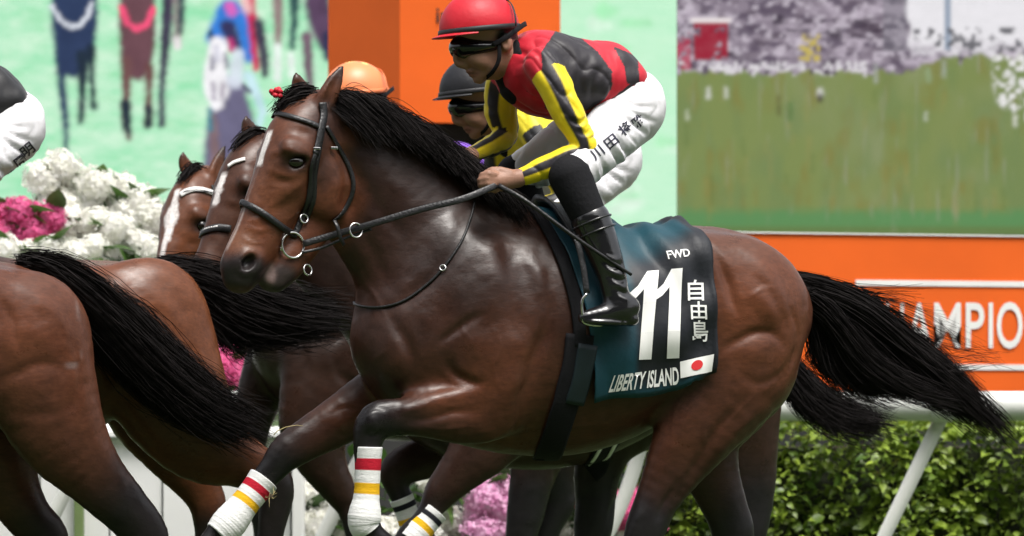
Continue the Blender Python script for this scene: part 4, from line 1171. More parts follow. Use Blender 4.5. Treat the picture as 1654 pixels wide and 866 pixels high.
def in_poly(px, py, poly):
    poly = np.asarray(poly, float); inside = np.zeros(len(px), bool); j = len(poly) - 1
    for i in range(len(poly)):
        xi, yi = poly[i]; xj, yj = poly[j]
        c = ((yi > py) != (yj > py)) & (px < (xj - xi) * (py - yi) / (yj - yi + 1e-9) + xi)
        inside ^= c; j = i
    return inside

def strands(name, P, r0, r1, mat, parent, M=None):
    """hair: P (n,m,3) strand paths; three-sided tapered tubes in one mesh"""
    n, m, _ = P.shape
    tan = np.gradient(P, axis=1); tan /= np.linalg.norm(tan, axis=2, keepdims=True) + 1e-9
    ref = np.array([0.31, 0.9, 0.3])
    u = np.cross(tan, ref); u /= np.linalg.norm(u, axis=2, keepdims=True) + 1e-9
    w = np.cross(tan, u)
    rr = (r0 + (r1 - r0) * np.linspace(0, 1, m) ** 1.5)[None, :, None] * RNG.uniform(.6, 1.3, (n, 1, 1))
    ph = RNG.uniform(0, 6.28, (n, 1, 1)); dvec = np.cos(ph) * u + np.sin(ph) * w
    V = np.stack([P - rr * dvec, P + rr * dvec], 2).reshape(-1, 3)
    i = np.arange(n)[:, None] * m * 2 + np.arange(m - 1)[None, :] * 2
    F = np.stack([i, i + 1, i + 3, i + 2], 2).reshape(-1, 4)
    return mesh_obj(name, V, F, mat, parent, True, M)

def lock_paths(guides, n, m, spread, wild=0.0, jitter_len=0.25, seed=1, clump=0):
    """interpolate between guide polylines (g,k,3) and scatter; spread = lateral scatter (root, tip)"""
    rg = np.random.default_rng(seed)
    G = np.array([catmull(np.array(g, float), max(2, (m - 1) // (len(g) - 1) + 1)) for g in guides])
    idx = np.linspace(0, G.shape[1] - 1, m)
    G = np.stack([G[:, int(i)] * (1 - i % 1) + G[:, min(int(i) + 1, G.shape[1] - 1)] * (i % 1) for i in idx], 1)
    g = G.shape[0]
    a = rg.uniform(0, g - 1, n)
    if clump:
        cc = rg.uniform(0, g - 1, clump); a = cc[rg.integers(0, clump, n)] + rg.normal(0, .06, n) ; a = np.clip(a, 0, g - 1)
    i0 = np.clip(a.astype(int), 0, max(g - 2, 0)); t = (a - i0)[:, None, None]
    P = G[i0] * (1 - t) + G[np.minimum(i0 + 1, g - 1)] * t
    s = np.linspace(0, 1, m)[None, :, None]
    off = rg.normal(0, 1, (n, 1, 3))
    P = P + off * (spread[0] * (1 - s) + spread[1] * s)
    # waves shared by neighbouring strands, plus a little of their own
    k = max(6, n // 40); cid = np.clip((a / max(g - 1, 1) * k + rg.normal(0, .5, n)).astype(int), 0, k - 1)
    cv = rg.normal(0, 1, (k, 1, 3)); cp = rg.uniform(0, 6.28, (k, 1, 1)); cf = rg.uniform(2.5, 5.5, (k, 1, 1))
    P = P + wild * cv[cid] * np.sin(cp[cid] + cf[cid] * s * 2) * s
    P = P + .35 * wild * rg.normal(0, 1, (n, 1, 3)) * np.sin(rg.uniform(0, 6.28, (n, 1, 1)) + rg.uniform(3, 7, (n, 1, 1)) * s) * s
    ln = 1 - rg.uniform(0, jitter_len, (n, 1, 1))
    # shorten strands
    q = (np.linspace(0, 1, m)[None, :] * ln[:, :, 0]) * (m - 1)
    q0 = np.clip(q.astype(int), 0, m - 2); tt = (q - q0)[:, :, None]
    r = np.arange(n)[:, None]
    return P[r, q0] * (1 - tt) + P[r, q0 + 1] * tt
# ------------------------------------------------------------------ leading horse, number 11
def px_blob(fr, V, px, py, rx, ry, l=None, soft=0.6):
    """soft mask around a body spot, measured in the body's own side plane"""
    x, m = fr.scale(px, l if l is not None else -.2); c = fr.L(px, py, l if l is not None else -.2)
    q = np.sqrt(((V[:, 0] - c[0]) / (rx * m)) ** 2 + ((V[:, 2] - c[2]) / (ry * m)) ** 2)
    return 1 - sstep(1 - soft, 1 + soft, q)

def main_horse():
    root = empty('horse', FM.M)
    tag(root, 'dark bay racehorse carrying number 11, galloping in front of the others', 'horse')
    vol = horse_volume(0.007)
    V, F = vol.mesh(); V = smooth_verts(V, F, 2)
    V = sculpt(FM, V, F, MUSCLES, rip=1.0)
    pal = dict(base=np.array((0.0235, 0.0118, 0.0090)), red=np.array((0.100, 0.033, 0.0150)), dark=np.array((0.013, 0.0095, 0.009)), black=np.array((0.0085, 0.0078, 0.0085)))
    c, mix, n, n2 = paint_coat(V, BODY_T, pal, 0.22, legs_black=5)
    f = FM
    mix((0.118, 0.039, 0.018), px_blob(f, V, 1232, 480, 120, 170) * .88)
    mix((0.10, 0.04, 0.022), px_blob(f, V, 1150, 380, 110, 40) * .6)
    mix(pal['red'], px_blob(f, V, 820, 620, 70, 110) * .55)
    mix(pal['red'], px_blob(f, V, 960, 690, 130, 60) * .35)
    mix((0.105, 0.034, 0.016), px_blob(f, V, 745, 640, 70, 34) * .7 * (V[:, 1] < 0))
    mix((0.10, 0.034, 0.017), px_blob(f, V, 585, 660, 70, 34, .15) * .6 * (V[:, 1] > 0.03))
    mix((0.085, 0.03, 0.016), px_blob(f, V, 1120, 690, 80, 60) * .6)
    hd, _ = capsule_dist(V, np.array(BODY_T['head'])[:, :3])
    jd, _ = capsule_dist(V, np.array(BODY_T['jaw'])[:, :3])
    hm = 1 - sstep(.10, .17, np.minimum(hd, jd + .02))
    mix((0.108, 0.036, 0.017), hm * .9)
    mix((0.125, 0.047, 0.023), px_blob(f, V, 440, 300, 50, 60, -.08) * hm * .6)
    mix((0.15, 0.062, 0.032), px_blob(f, V, 372, 392, 22, 22, -.02) * hm * .7)
    mix(pal['black'], px_blob(f, V, 520, 196, 40, 40, -.06) * .7)
    mix(pal['dark'], px_blob(f, V, 505, 262, 20, 50, -.08) * .55)
    mix((0.016, 0.014, 0.0145), px_blob(f, V, 372, 440, 46, 30, -.02, .4) * .97)      # dark muzzle
    mix((0.030, 0.026, 0.026), px_blob(f, V, 438, 452, 36, 26, -.02, .4) * .9)          # grey chin
    mix((0.16, 0.11, 0.10), px_blob(f, V, 424, 444, 9, 17, -.03, .4) * .8)              # pale lip
    mix((0.015, 0.010, 0.009), px_blob(f, V, 462, 263, 26, 17, -.098, .5) * .8)         # lids
    # star and thin stripe on the midline of the face
    for pts, r, s in (([(427, 212), (415, 243), (405, 268)], .0145, .004), ([(404, 268), (388, 306), (378, 328)], .002, .003), ([(377, 326), (370, 350), (362, 376), (350, 402)], .0036, .005)):
        P = []
        for p in pts:
            q = np.array(f.L(p[0], p[1], 0)); P.append(q)
        P = np.array(P)
        # nearest in side plane measured on the front of the face only
        Vp = V.copy(); dd, _ = capsule_dist(Vp, P)
        front = np.abs(V[:, 1]) + 0.35 * np.abs(dd)
        ln = 1 - sstep(r - s * .5, r + s, np.abs(V[:, 1] + .004 + .004 * n2) )
        ax_ = P[-1] - P[0]; s_ = ((V - P[0]) @ ax_) / (ax_ @ ax_)
        mix((0.84, 0.80, 0.77), ln * (1 - sstep(.06, .08, dd)) * sstep(-.06, .06, s_ + .15 * n2) * (1 - sstep(.94, 1.06, s_ + .2 * n2)) * (np.clip(1.1 + 1.0 * n2, .65, 1) if r > .01 else (.10 if r < .003 else .26)))
    
    V = head_turn(V, HEAD_TURN)
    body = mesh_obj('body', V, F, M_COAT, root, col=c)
    # eyes
    for s in (-1, 1):
        ce = np.array(f.L(462, 262, s * .0835))
        bm = bmesh.new(); bmesh.ops.create_uvsphere(bm, u_segments=20, v_segments=12, radius=0.0215)
        bmesh.ops.scale(bm, vec=(1.25, .85, .9), verts=bm.verts)
        bmesh.ops.translate(bm, vec=head_turn(ce[None], HEAD_TURN)[0], verts=bm.verts)
        bm_obj('eye', bm, M_EYE, root, True)
    hooves(root, BODY_T)
    return root, V, F

def head_turn(V, deg, drop=0.0, reach=0.0):
    """turn the head (and a little of the throat) about the vertical through the poll"""
    V = np.array(V, float)
    x1 = FM.L(590, 300, 0)[0]; x0 = FM.L(490, 300, 0)[0]; zl = FM.L(500, 520, 0)[2]; zl2 = FM.L(500, 480, 0)[2]
    w = (1 - sstep(x0, x1, V[:, 0])) * sstep(zl, zl2, V[:, 2])
    a = math.radians(deg) * w; px_, py_ = FM.L(520, 200, 0)[0], 0.0
    dx, dy = V[:, 0] - px_, V[:, 1] - py_
    out = V.copy()
    out[:, 0] = px_ + dx * np.cos(a) - dy * np.sin(a); out[:, 1] = py_ + dx * np.sin(a) + dy * np.cos(a)
    xr = FM.L(760, 300, 0)[0]; zr = FM.L(700, 560, 0)[2]; zr2 = FM.L(700, 420, 0)[2]
    w2 = (1 - sstep(x0, xr, V[:, 0])) * sstep(zr, zr2, V[:, 2])
    out[:, 2] -= drop * w2; out[:, 0] -= reach * w2
    return out
HEAD_TURN = 13.0

horse11, HV, HF = main_horse()
SK = Skin(FM, HV, HF)

# hair: mane lies on the crest and streams back on the near side; tail streams behind
def hair_from_px(fr, guides):
    return [[fr.L(px, py, l) for px, py, l in g] for g in guides]

def main_hair():
    f = FM
    crest = [(520, 158), (552, 152), (590, 164), (630, 186), (668, 212), (705, 240), (740, 268), (775, 296)]
    G = []
    for i, (x, y) in enumerate(crest):
        k = i / 7
        G.append([(x, y + 12, -.02), (x + 18, y + 9, -.045), (x + 50 + 10 * k, y + 34, -.09), (x + 88, y + 74 + 6 * k, -.12 - .02 * k)])
    P = lock_paths(hair_from_px(f, G), 6500, 9, (.013, .016), .01, .5, 3)
    strands('mane', P, .0012, .0005, M_HAIR, horse11)
    G2 = []
    for i, (x, y) in enumerate(crest):
        G2.append([(x, y + 10, .005), (x + 22, y + 2, .0), (x + 58, y + 26, -.03), (x + 94, y + 62, -.05)])
    P = lock_paths(hair_from_px(f, G2), 1600, 9, (.01, .012), .008, .45, 4)
    strands('mane', P, .0016, .0006, M_HAIR, horse11)
    # forelock
    G3 = [[(506, 150, -.02), (486, 146, -.02), (462, 158, -.02), (442, 176, -.015)], [(500, 154, .02), (476, 156, .02), (456, 172, .02), (446, 190, .015)], [(508, 158, -.03), (484, 160, -.04), (464, 172, -.045), (452, 190, -.04)]]
    P = lock_paths(hair_from_px(f, G3), 900, 8, (.01, .008), .006, .4, 5)
    strands('forelock', P, .0016, .0006, M_HAIR, horse11)
    # tail
    T = [
        [(1258, 456, 0), (1306, 458, .0), (1380, 478, .0), (1450, 526, .02), (1530, 592, .03), (1640, 708, .05)],
        [(1258, 460, -.02), (1310, 466, -.03), (1390, 500, -.04), (1460, 560, -.04), (1540, 628, -.03), (1632, 712, -.02)],
        [(1260, 464, .02), (1320, 482, .03), (1390, 534, .05), (1450, 592, .05), (1530, 646, .06), (1600, 690, .08)],
        [(1260, 466, -.02), (1312, 484, -.04), (1360, 530, -.06), (1400, 580, -.06), (1470, 626, -.06), (1556, 652, -.05)],
        [(1262, 468, 0), (1306, 490, 0), (1336, 538, 0), (1362, 588, 0), (1400, 626, 0), (1440, 642, 0)],
        [(1264, 472, 0), (1300, 500, 0), (1318, 544, 0), (1328, 584, 0), (1340, 610, 0), (1372, 642, 0)],
    ]
    P = lock_paths(hair_from_px(f, T), 11000, 15, (.012, .015), .022, .45, 6, clump=220)
    strands('tail', P, .00135, .0005, M_HAIR, horse11)
    W = [[(1300, 458, 0), (1380, 466, 0), (1440, 464, .02), (1510, 456, .04)], [(1340, 466, 0), (1440, 505, 0), (1540, 550, .02), (1630, 610, .04)], [(1440, 540, 0), (1530, 600, 0), (1590, 590, .0), (1630, 552, .03)], [(1330, 540, 0), (1350, 590, 0), (1400, 640, 0), (1470, 630, 0)]]
    P = lock_paths(hair_from_px(f, W), 220, 14, (.008, .018), .03, .35, 8, clump=22)
    strands('tail_wisps', P, .0010, .0004, M_HAIR, horse11)
main_hair()
# ------------------------------------------------------------------ tack of the leading horse
def ring(c, nrm, R, r, seg=28, sides=8):
    nrm = np.array(nrm, float); nrm /= np.linalg.norm(nrm)
    u = np.cross(nrm, (0, 0, 1.0)); u /= np.linalg.norm(u); w = np.cross(nrm, u)
    P = [np.array(c) + R * (math.cos(a) * u + math.sin(a) * w) for a in np.linspace(0, 2 * math.pi, seg + 1)]
    return tube(P, r, sides, False)

def loft_free(fr, pts):
    """picture points with explicit lateral offset"""
    return np.array([fr.L(px, py, l) for px, py, l in pts])

def main_bridle():
    root = empty('bridle', FM.M)
    tag(root, 'black leather bridle with steel ring bit on the number 11 horse', 'bridle')
    S = SK
    def st(name, pts, w, **k):
        v, f = S.strap(pts, w, **k); return mesh_obj(name, v, f, M_LEATHER, root)
    st('browband', [(424, 181), (446, 184), (472, 190), (500, 199), (520, 208)], .017, thick=.006)
    st('headpiece', [(520, 166), (522, 186), (518, 206), (513, 232), (508, 250)], .026, thick=.006)
    st('cheekpiece', [(509, 244), (502, 272), (501, 300), (496, 328), (484, 360), (474, 384)], .019, thick=.006)
    st('cheekpiece', [(520, 210), (515, 240), (508, 280), (507, 320), (497, 352)], .014, thick=.005)
    st('throatlatch', [(526, 204), (546, 238), (566, 276), (570, 310), (552, 344), (536, 356)], .014)
    st('noseband', [(372, 324), (384, 325), (408, 335), (432, 350), (456, 368), (474, 380)], .021, thick=.008)
    # far halves follow the mirrored line over the other side of the head
    for nm, pts, w in (('noseband', [(384, 325), (408, 335), (432, 350), (456, 368), (474, 380)], .021), ('browband', [(446, 184), (472, 190), (500, 199)], .017)):
        P, Q = [], []
        for p in catmull(np.array(pts, float), 5):
            a, nn = S.pix(*p); h = S.cast((a[0], 0.4, a[2]), (0, -1, 0))
            if h: P.append(h[0] + h[1] * .006); Q.append(h[1])
        v, f = ribbon(P, Q, w, .006); mesh_obj(nm, v, f, M_LEATHER, root)
    # bit rings, buckles
    a, nn = S.pix(466, 398)
    c = np.array(FM.L(473, 396, a[1] - .012))
    v, f = ring(c, (.25, -1, .05), .0385, .0042); br_ = mesh_obj('bit_ring', v, f, M_STEEL, root)
    v, f = ring(np.array(FM.L(473, 396, -a[1] + .012)), (.25, 1, .05), .0385, .0042); mesh_obj('bit_ring', v, f, M_STEEL, root)
    v, f = tube([c + np.array((-.036, .004, 0)), (c[0] - .03, 0, c[2] + .01), (c[0] - .036, -c[1], c[2])], .006, 8); mesh_obj('mouthpiece', v, f, M_STEEL, root)
    bm = bmesh.new(); bmesh.ops.create_uvsphere(bm, u_segments=10, v_segments=8, radius=.008); bmesh.ops.translate(bm, vec=c + np.array((-.037, -.004, -.012)), verts=bm.verts); bm_obj('bit_joint', bm, M_STEEL, br_, True)
    a2, n2_ = S.pix(490, 430)
    v, f = ring(np.array(FM.L(497, 436, -.05)), (.5, -1, .2), .0165, .003, 20, 6); mesh_obj('ring', v, f, M_STEEL, root)
    v, f = ring(np.array(FM.L(491, 353, S.pix(491, 353)[0][1] - .012)), (.3, -1, .2), .0135, .0032, 18, 6); mesh_obj('ring', v, f, M_STEEL, root)
    for px, py in ((508, 241), (536, 239)):
        p, nn = S.pix(px, py)
        bm = bmesh.new(); bm_box(bm, (-.011, -.003, -.004), (.011, .003, .004), .0015)
        bmesh.ops.translate(bm, vec=p + nn * .01, verts=bm.verts); bm_obj('buckle', bm, M_STEEL, root)
    # reins: from the ring to the near hand, and the lower running strap
    def rein(name, pts, w, t=.004):
        P = catmull(loft_free(FM, pts), 8); nn = np.tile((0.1, -1, .25), (len(P), 1)); v, f = ribbon(P, nn, w, t); return mesh_obj(name, v, f, M_LEATHER, root)
    ly = a[1] - .014
    rein('rein', [(490, 394, ly), (540, 379, ly - .03), (600, 362, ly - .09), (680, 338, ly - .14), (745, 322, -.25), (795, 302, -.235), (815, 292, -.21)], .021)
    rein('rein', [(488, 408, ly), (520, 400, ly - .01), (560, 384, ly - .045), (600, 370, ly - .085)], .009)
    rein('rein', [(490, 394, -ly), (540, 379, .06), (600, 355, .06), (680, 316, .05), (740, 272, .02), (775, 262, -.02)], .021)
    v, f = ring(np.array(FM.L(575, 372, ly - .075)), (.2, -1, .1), .0215, .003, 22, 6); mesh_obj('ring', v, f, M_STEEL, root)
    rein('keeper', [(540, 356, ly - .04), (545, 366, ly - .055), (550, 384, ly - .055), (556, 396, ly - .04)], .013, .006)
    # breastplate cord
    v, f = S.cord([(568, 486), (580, 494), (612, 497), (650, 488), (688, 462), (716, 434), (745, 392), (760, 352), (766, 326)], .0042, n=6)
    mesh_obj('breastplate_cord', v, f, M_LEATHER, root)
    p, nn = S.pix(716, 434); v, f = ring(p + nn * .008, nn, .009, .0025, 16, 6); mesh_obj('ring', v, f, M_STEEL, root)
    # red rosette on the far side of the poll
    bm = bmesh.new()
    for i in range(12):
        r = bmesh.ops.create_uvsphere(bm, u_segments=8, v_segments=6, radius=.0085)
        a_ = i * 2.399; q = .008 * math.sqrt(i / 2)
        bmesh.ops.translate(bm, vec=np.array(FM.L(447, 150, .0)) + np.array((q * math.cos(a_), 0.01 * math.sin(i * 1.7), .6 * q * math.sin(a_))), verts=r['verts'])
    tag(bm_obj('rosette', bm, simple('red_ribbon', (.55, .012, .03), rough=.6), root, True), 'small red rosette at the poll')
    return root
main_bridle()

# number cloth: wraps over the back; left edge, right edge and lower edge follow the picture
M_CLOTH = attr_mat('number_cloth_fabric', rough=0.55, spec=0.4, bump=0.4, bscale=26, var=0.12, vscale=14)
def number_cloth():
    root = empty('saddle_cloth', FM.M)
    tag(root, 'dark teal and black number cloth marked 11 with a Japanese flag', 'saddle cloth')
    S = SK; ns, nt = 70, 84
    top_x = [(852, 324), (1084, 362)]          # along the spine
    bot = catmull(np.array([(958, 646), (990, 640), (1040, 634), (1090, 624), (1128, 612), (1154, 600)], float), 16)
    bot = bot[np.linspace(0, len(bot) - 1, ns).astype(int)]
    P = np.zeros((ns, nt, 3)); Nn = np.zeros((ns, nt, 3))
    for i in range(ns):
        s = i / (ns - 1)
        pb, _ = S.pix(*bot[i])
        xt = np.array(FM.L(852 + (1088 - 852) * s, 340, 0))[0]; xb = pb[0]
        za = FM.L(950, 520, 0)[2]
        def pt(th, far=False):
            # th: 0 top .. 1 lower edge
            ang = math.radians(90 - th * A)
            x = xt + (xb - xt) * (1.0 * th + .18 * math.sin(math.pi * th) * (1 if s > .5 else .4))
            d = np.array((0, -math.cos(ang), math.sin(ang)))
            if far: d[1] *= -1
            o = np.array((x, 0, za)) + d * 1.2
            h = S.cast(o, -d)
            return h
        lo_, hi_ = 60., 160.
        for _ in range(14):
            A = (lo_ + hi_) / 2; h = pt(1.0)
            if h[0][2] > pb[2]: lo_ = A
            else: hi_ = A
        for j in range(nt):
            t = j / (nt - 1) * 2 - 1
            h = pt(abs(t), t > 0)
            P[i, j], Nn[i, j] = h
    for _ in range(3):
        Nn[1:-1, 1:-1] = (Nn[:-2, 1:-1] + Nn[2:, 1:-1] + Nn[1:-1, :-2] + Nn[1:-1, 2:] + 2 * Nn[1:-1, 1:-1]) / 6
        P[1:-1, 1:-1] = (P[:-2, 1:-1] + P[2:, 1:-1] + P[1:-1, :-2] + P[1:-1, 2:] + 2 * P[1:-1, 1:-1]) / 6
    Nn /= np.linalg.norm(Nn, axis=2, keepdims=True)
    ii = np.linspace(0, 1, ns)[:, None]; tt = np.abs(np.linspace(-1, 1, nt))[None, :]
    fold = .010 * np.sin(ii * 26 + tt * 5 + 2 * np.sin(tt * 7)) * (1 - tt) ** 1.2 * sstep(.25, .6, ii) + .004 * np.sin(ii * 17 - tt * 11) * tt + .005 * np.sin(tt * 23 + ii * 6)
    flare = .010 * sstep(.85, 1, tt) + .006 * sstep(.93, 1, ii)
    out = P + Nn * (.014 + fold + flare)[..., None]
    V = np.concatenate([out.reshape(-1, 3), (out - Nn * .004).reshape(-1, 3)])
    idx = np.arange(ns * nt).reshape(ns, nt); n0 = ns * nt
    q = np.stack([idx[:-1, :-1], idx[1:, :-1], idx[1:, 1:], idx[:-1, 1:]], -1).reshape(-1, 4)
    F = [q, q[:, ::-1] + n0]
    def rim(a): return np.stack([a[:-1], a[1:], a[1:] + n0, a[:-1] + n0], 1)
    F += [rim(idx[:, 0])[:, ::-1], rim(idx[:, -1]), rim(idx[0, :]), rim(idx[-1, :])[:, ::-1]]
    F = np.vstack(F)
    px, py = project(FM, V)
    teal = np.array((0.0055, 0.050, 0.072)); blk = np.array((0.009, 0.011, 0.016))
    near = V[:, 1] < .0
    T_ = (np.concatenate([np.broadcast_to(tt, (ns, nt)).ravel()] * 2)); I_ = np.concatenate([np.broadcast_to(ii, (ns, nt)).ravel()] * 2)
    # black print panel with a slanted top edge
    m = sstep(.30, .42, T_ + .25 * (I_ - .55)) * sstep(.40, .46, I_ + .10 * T_) * (1 - .8 * sstep(.94, .97, T_))
    m = np.maximum(m, sstep(.78, .84, I_ - .12 * (1 - T_)))
    c = teal[None] * (1 - m[:, None]) + blk[None] * m[:, None]
    mesh_obj('cloth', V, F, M_CLOTH, root, col=c)
    return root, Skin(FM, out.reshape(-1, 3), q)
cloth_root, CK = number_cloth()

def print_on(skin, name, bm, quad, mat, parent, off=.0025, cut=.12, rounds=3):
    """lay a unit-square outline mesh into a picture quad (bl, br, tr, tl) and onto a surface"""
    for _ in range(rounds):
        es = [e for e in bm.edges if (e.verts[0].co - e.verts[1].co).length > cut]
        if not es: break
        bmesh.ops.subdivide_edges(bm, edges=es, cuts=1, use_grid_fill=False)
        bmesh.ops.triangulate(bm, faces=[f for f in bm.faces if len(f.verts) > 4])
    bl, br, tr, tl = [np.array(q, float) for q in quad]
    for v in bm.verts:
        u, w = v.co.x, v.co.y
        p = (bl * (1 - u) + br * u) * (1 - w) + (tl * (1 - u) + tr * u) * w
        h, nn = skin.pix(*p); v.co = h + nn * off
    return bm_obj(name, bm, mat, parent, True)

def unit_shape(polys):
    bm = bmesh.new()
    for P in polys:
        bm.faces.new([bm.verts.new((x, y, 0)) for x, y in P])
    return bm

def cloth_print():
    P = lambda n, bm, q, m=M_PRINT, **k: print_on(CK, n, bm, q, m, cloth_root, **k)
    # the two figures of the number
    fig = [[(.0, .70), (.22, .74), (.46, .86), (.60, 1), (.98, 1), (.98, .62), (.62, .62), (.62, .72), (.40, .66), (.0, .54)][:5] + [(.98, .7), (.60, .7), (.40, .62), (.0, .54)],
           [(.60, .705), (.98, .705), (.98, 0), (.60, 0)]]
    one = lambda: unit_shape([[(.06, .755), (.34, .84), (.60, 1), (.96, 1), (.95, .64), (.55, .64), (.54, .80), (.32, .71), (.06, .655)],
                              [(.55, .6395), (.95, .6395), (.95, .3), (.55, .3)], [(.55, .2995), (.95, .2995), (.95, 0), (.55, 0)]])
    P('number_figure', one(), [(1004, 582), (1054, 580), (1066, 437), (1014, 441)], cut=.1)
    P('number_figure', one(), [(1049, 580), (1099, 578), (1104, 433), (1056, 437)], cut=.1)
    P('sponsor_print', text_mesh('FWD', bold=.02), [(1080, 419), (1115, 414), (1113, 402), (1076, 406)])
    for ch, y0, y1, x in (('自', 486, 452, 1124), ('由', 516, 487, 1129), ('島', 552, 517, 1131)):
        P('name_character', text_mesh(ch, bold=.012), [(x - 13, y0), (x + 13, y0), (x + 12, y1), (x - 14, y1)])
    P('horse_name', text_mesh('LIBERTY ISLAND', bold=.025), [(982, 634), (1097, 621), (1095, 592), (992, 606)], cut=.06)
    P('flag', unit_shape([[(0, 0), (1, 0), (1, 1), (0, 1)]]), [(1099, 611), (1150, 600), (1154, 572), (1098, 584)], cut=.2, rounds=4)
    disc = unit_shape([[(.5 + .5 * math.cos(a), .5 + .5 * math.sin(a)) for a in np.linspace(0, 2 * math.pi, 24, False)]])
    P('flag_disc', disc, [(1116, 600), (1135, 596), (1135, 580), (1116, 584)], simple('flag_red', (.62, .015, .02), rough=.6), off=.004, cut=2)
cloth_print()

def saddle():
    root = empty('saddle', FM.M)
    tag(root, 'small black racing saddle with girth and steel stirrups under the red-helmeted jockey', 'saddle')
    za = FM.L(950, 520, 0)[2]
    # seat shell over the back
    ns, nt = 18, 25; out = np.zeros((ns, nt, 3)); nn = np.zeros((ns, nt, 3))
    sk = CK
    x0, x1 = FM.L(866, 340, 0)[0], FM.L(925, 340, 0)[0]
    for i in range(ns):
        s = i / (ns - 1); x = x0 + (x1 - x0) * s; A = 46 - 16 * s ** 2
        for j in range(nt):
            t = j / (nt - 1) * 2 - 1; ang = math.radians(90 - t * A)
            d = np.array((0, -math.cos(ang), math.sin(ang))); o = np.array((x + .05 * abs(t), 0, za)) + d * 1.2
            h = sk.cast(o, -d) or SK.cast(o, -d)
            out[i, j] = h[0] + d * (.022 + .02 * (math.cos(t * 1.5)) * (abs(s - .45) * 2) ** 2); nn[i, j] = d
    V = np.concatenate([out.reshape(-1, 3), (out - nn * .018).reshape(-1, 3)])
    idx = np.arange(ns * nt).reshape(ns, nt); n0 = ns * nt
    q = np.stack([idx[:-1, :-1], idx[1:, :-1], idx[1:, 1:], idx[:-1, 1:]], -1).reshape(-1, 4)
    def rim(a): return np.stack([a[:-1], a[1:], a[1:] + n0, a[:-1] + n0], 1)
    F = np.vstack([q, q[:, ::-1] + n0, rim(idx[:, 0])[:, ::-1], rim(idx[:, -1]), rim(idx[0, :]), rim(idx[-1, :])[:, ::-1]])
    mesh_obj('seat', V, F, M_LEATHER, root)
    # girth down the near side and under the belly
    pts = [(858, 330), (888, 372), (914, 430), (930, 500), (934, 560), (922, 620), (902, 690), (884, 738)]
    for nm, o_, w in (('girth', 0, .10), ('girth', 0, .085)):
        pass
    v, f = SK.strap([(936, 540), (930, 590), (916, 640), (900, 690), (884, 736), (876, 744)], .088, thick=.010, off=.004, n=6)
    mesh_obj('girth', v, f, M_SUEDE, root)
    v, f = SK.strap([(948, 556), (938, 610), (926, 650)], .062, thick=.005, off=.012, n=6)
    mesh_obj('girth_strap', v, f, simple('dark_teal_webbing', (.007, .018, .024), rough=.6, var=.2, vscale=20), root)
    # cloth edge roll in front of the rider's knee
    v, f = SK.strap([(840, 322), (872, 356), (900, 404), (922, 462), (934, 520), (936, 560)], .040, thick=.010, off=.006, n=6)
    mesh_obj('pad', v, f, M_SUEDE, root)
    # stirrup irons and leathers
    for sgn in (-1, 1):
        l = -.345 * 1 if sgn < 0 else .345
        P = loft_free(FM, [(948, 474, l), (940, 486, l), (941, 508, l), (944, 522, l), (968, 526, l), (980, 520, l)])
        if sgn > 0: P = P * np.array((1, 1, 1))
        v, f = tube(catmull(P, 4), .0045, 6); iron = (v, f)
        P = catmull(loft_free(FM, [(930, 380, l * .9), (942, 430, l * .97), (948, 474, l)]), 5)
        v, f = ribbon(P, np.tile((0, -1, .1), (len(P), 1)), .02, .004); sl_ = mesh_obj('stirrup_leather', v, f, M_LEATHER, root); mesh_obj('stirrup_iron', iron[0], iron[1], M_STEEL, sl_)
    return root
saddle()

def leg_wrap(fr, chain, label, stripes, group, l):
    """elastic bandage around a cannon: chain of (px,py,r_px); stripes: list of (t0,t1,colour)"""
    R = []
    for px, py, r in chain:
        x, m = fr.scale(px, l); R.append((*fr.L(px, py, l), r * m))
    R = catmull(np.array(R), 8); n = len(R); sides = 20
    V, F = tube(R[:, :3], R[:, 3] + .0012 * np.sin(np.arange(n) * 2.1), sides)
    V = np.array(V); t = np.repeat(np.linspace(0, 1, n), sides)
    # duplicate rings at stripe edges are not needed: colours are per vertex on dense rings
    Rd = R[np.linspace(0, n - 1, 90).astype(int)]
    u = np.linspace(0, n - 1, 110); Rd = np.stack([np.interp(u, np.arange(n), R[:, k]) for k in range(4)], 1)
    rr = Rd[:, 3] * (1 + .006 * np.sin(u * 1.3) + .004 * np.sin(u * 3.1))
    V, F = tube(Rd[:, :3], rr, sides); t = np.repeat(np.linspace(0, 1, 110), sides)
    c = np.tile(np.array((.78, .78, .77)), (len(V), 1))
    for a, b, col in stripes: c[(t >= a) & (t < b)] = col
    o = mesh_obj('leg_bandage', V, F, M_WRAP, None, col=c); o.matrix_world = fr.M
    tag(o, label, 'leg bandage', group)
    return o
RED, YEL, BLK = (.48, .012, .03), (.75, .42, .012), (.012, .013, .018)
leg_wrap(FM, [(595, 722, 23), (594, 760, 21), (592, 800, 21), (589, 832, 27), (588, 848, 25), (594, 858, 22)], 'white bandage with red and yellow rings on the upright bent foreleg', [(.10, .20, RED), (.30, .39, YEL)], 'bandages of the front horse', -.15)
leg_wrap(FM, [(426, 774, 26), (410, 795, 24), (394, 815, 24), (376, 838, 28), (364, 852, 28), (352, 864, 24)], 'white bandage with red and yellow rings on the outstretched foreleg', [(.11, .21, RED), (.32, .41, YEL)], 'bandages of the front horse', .15)
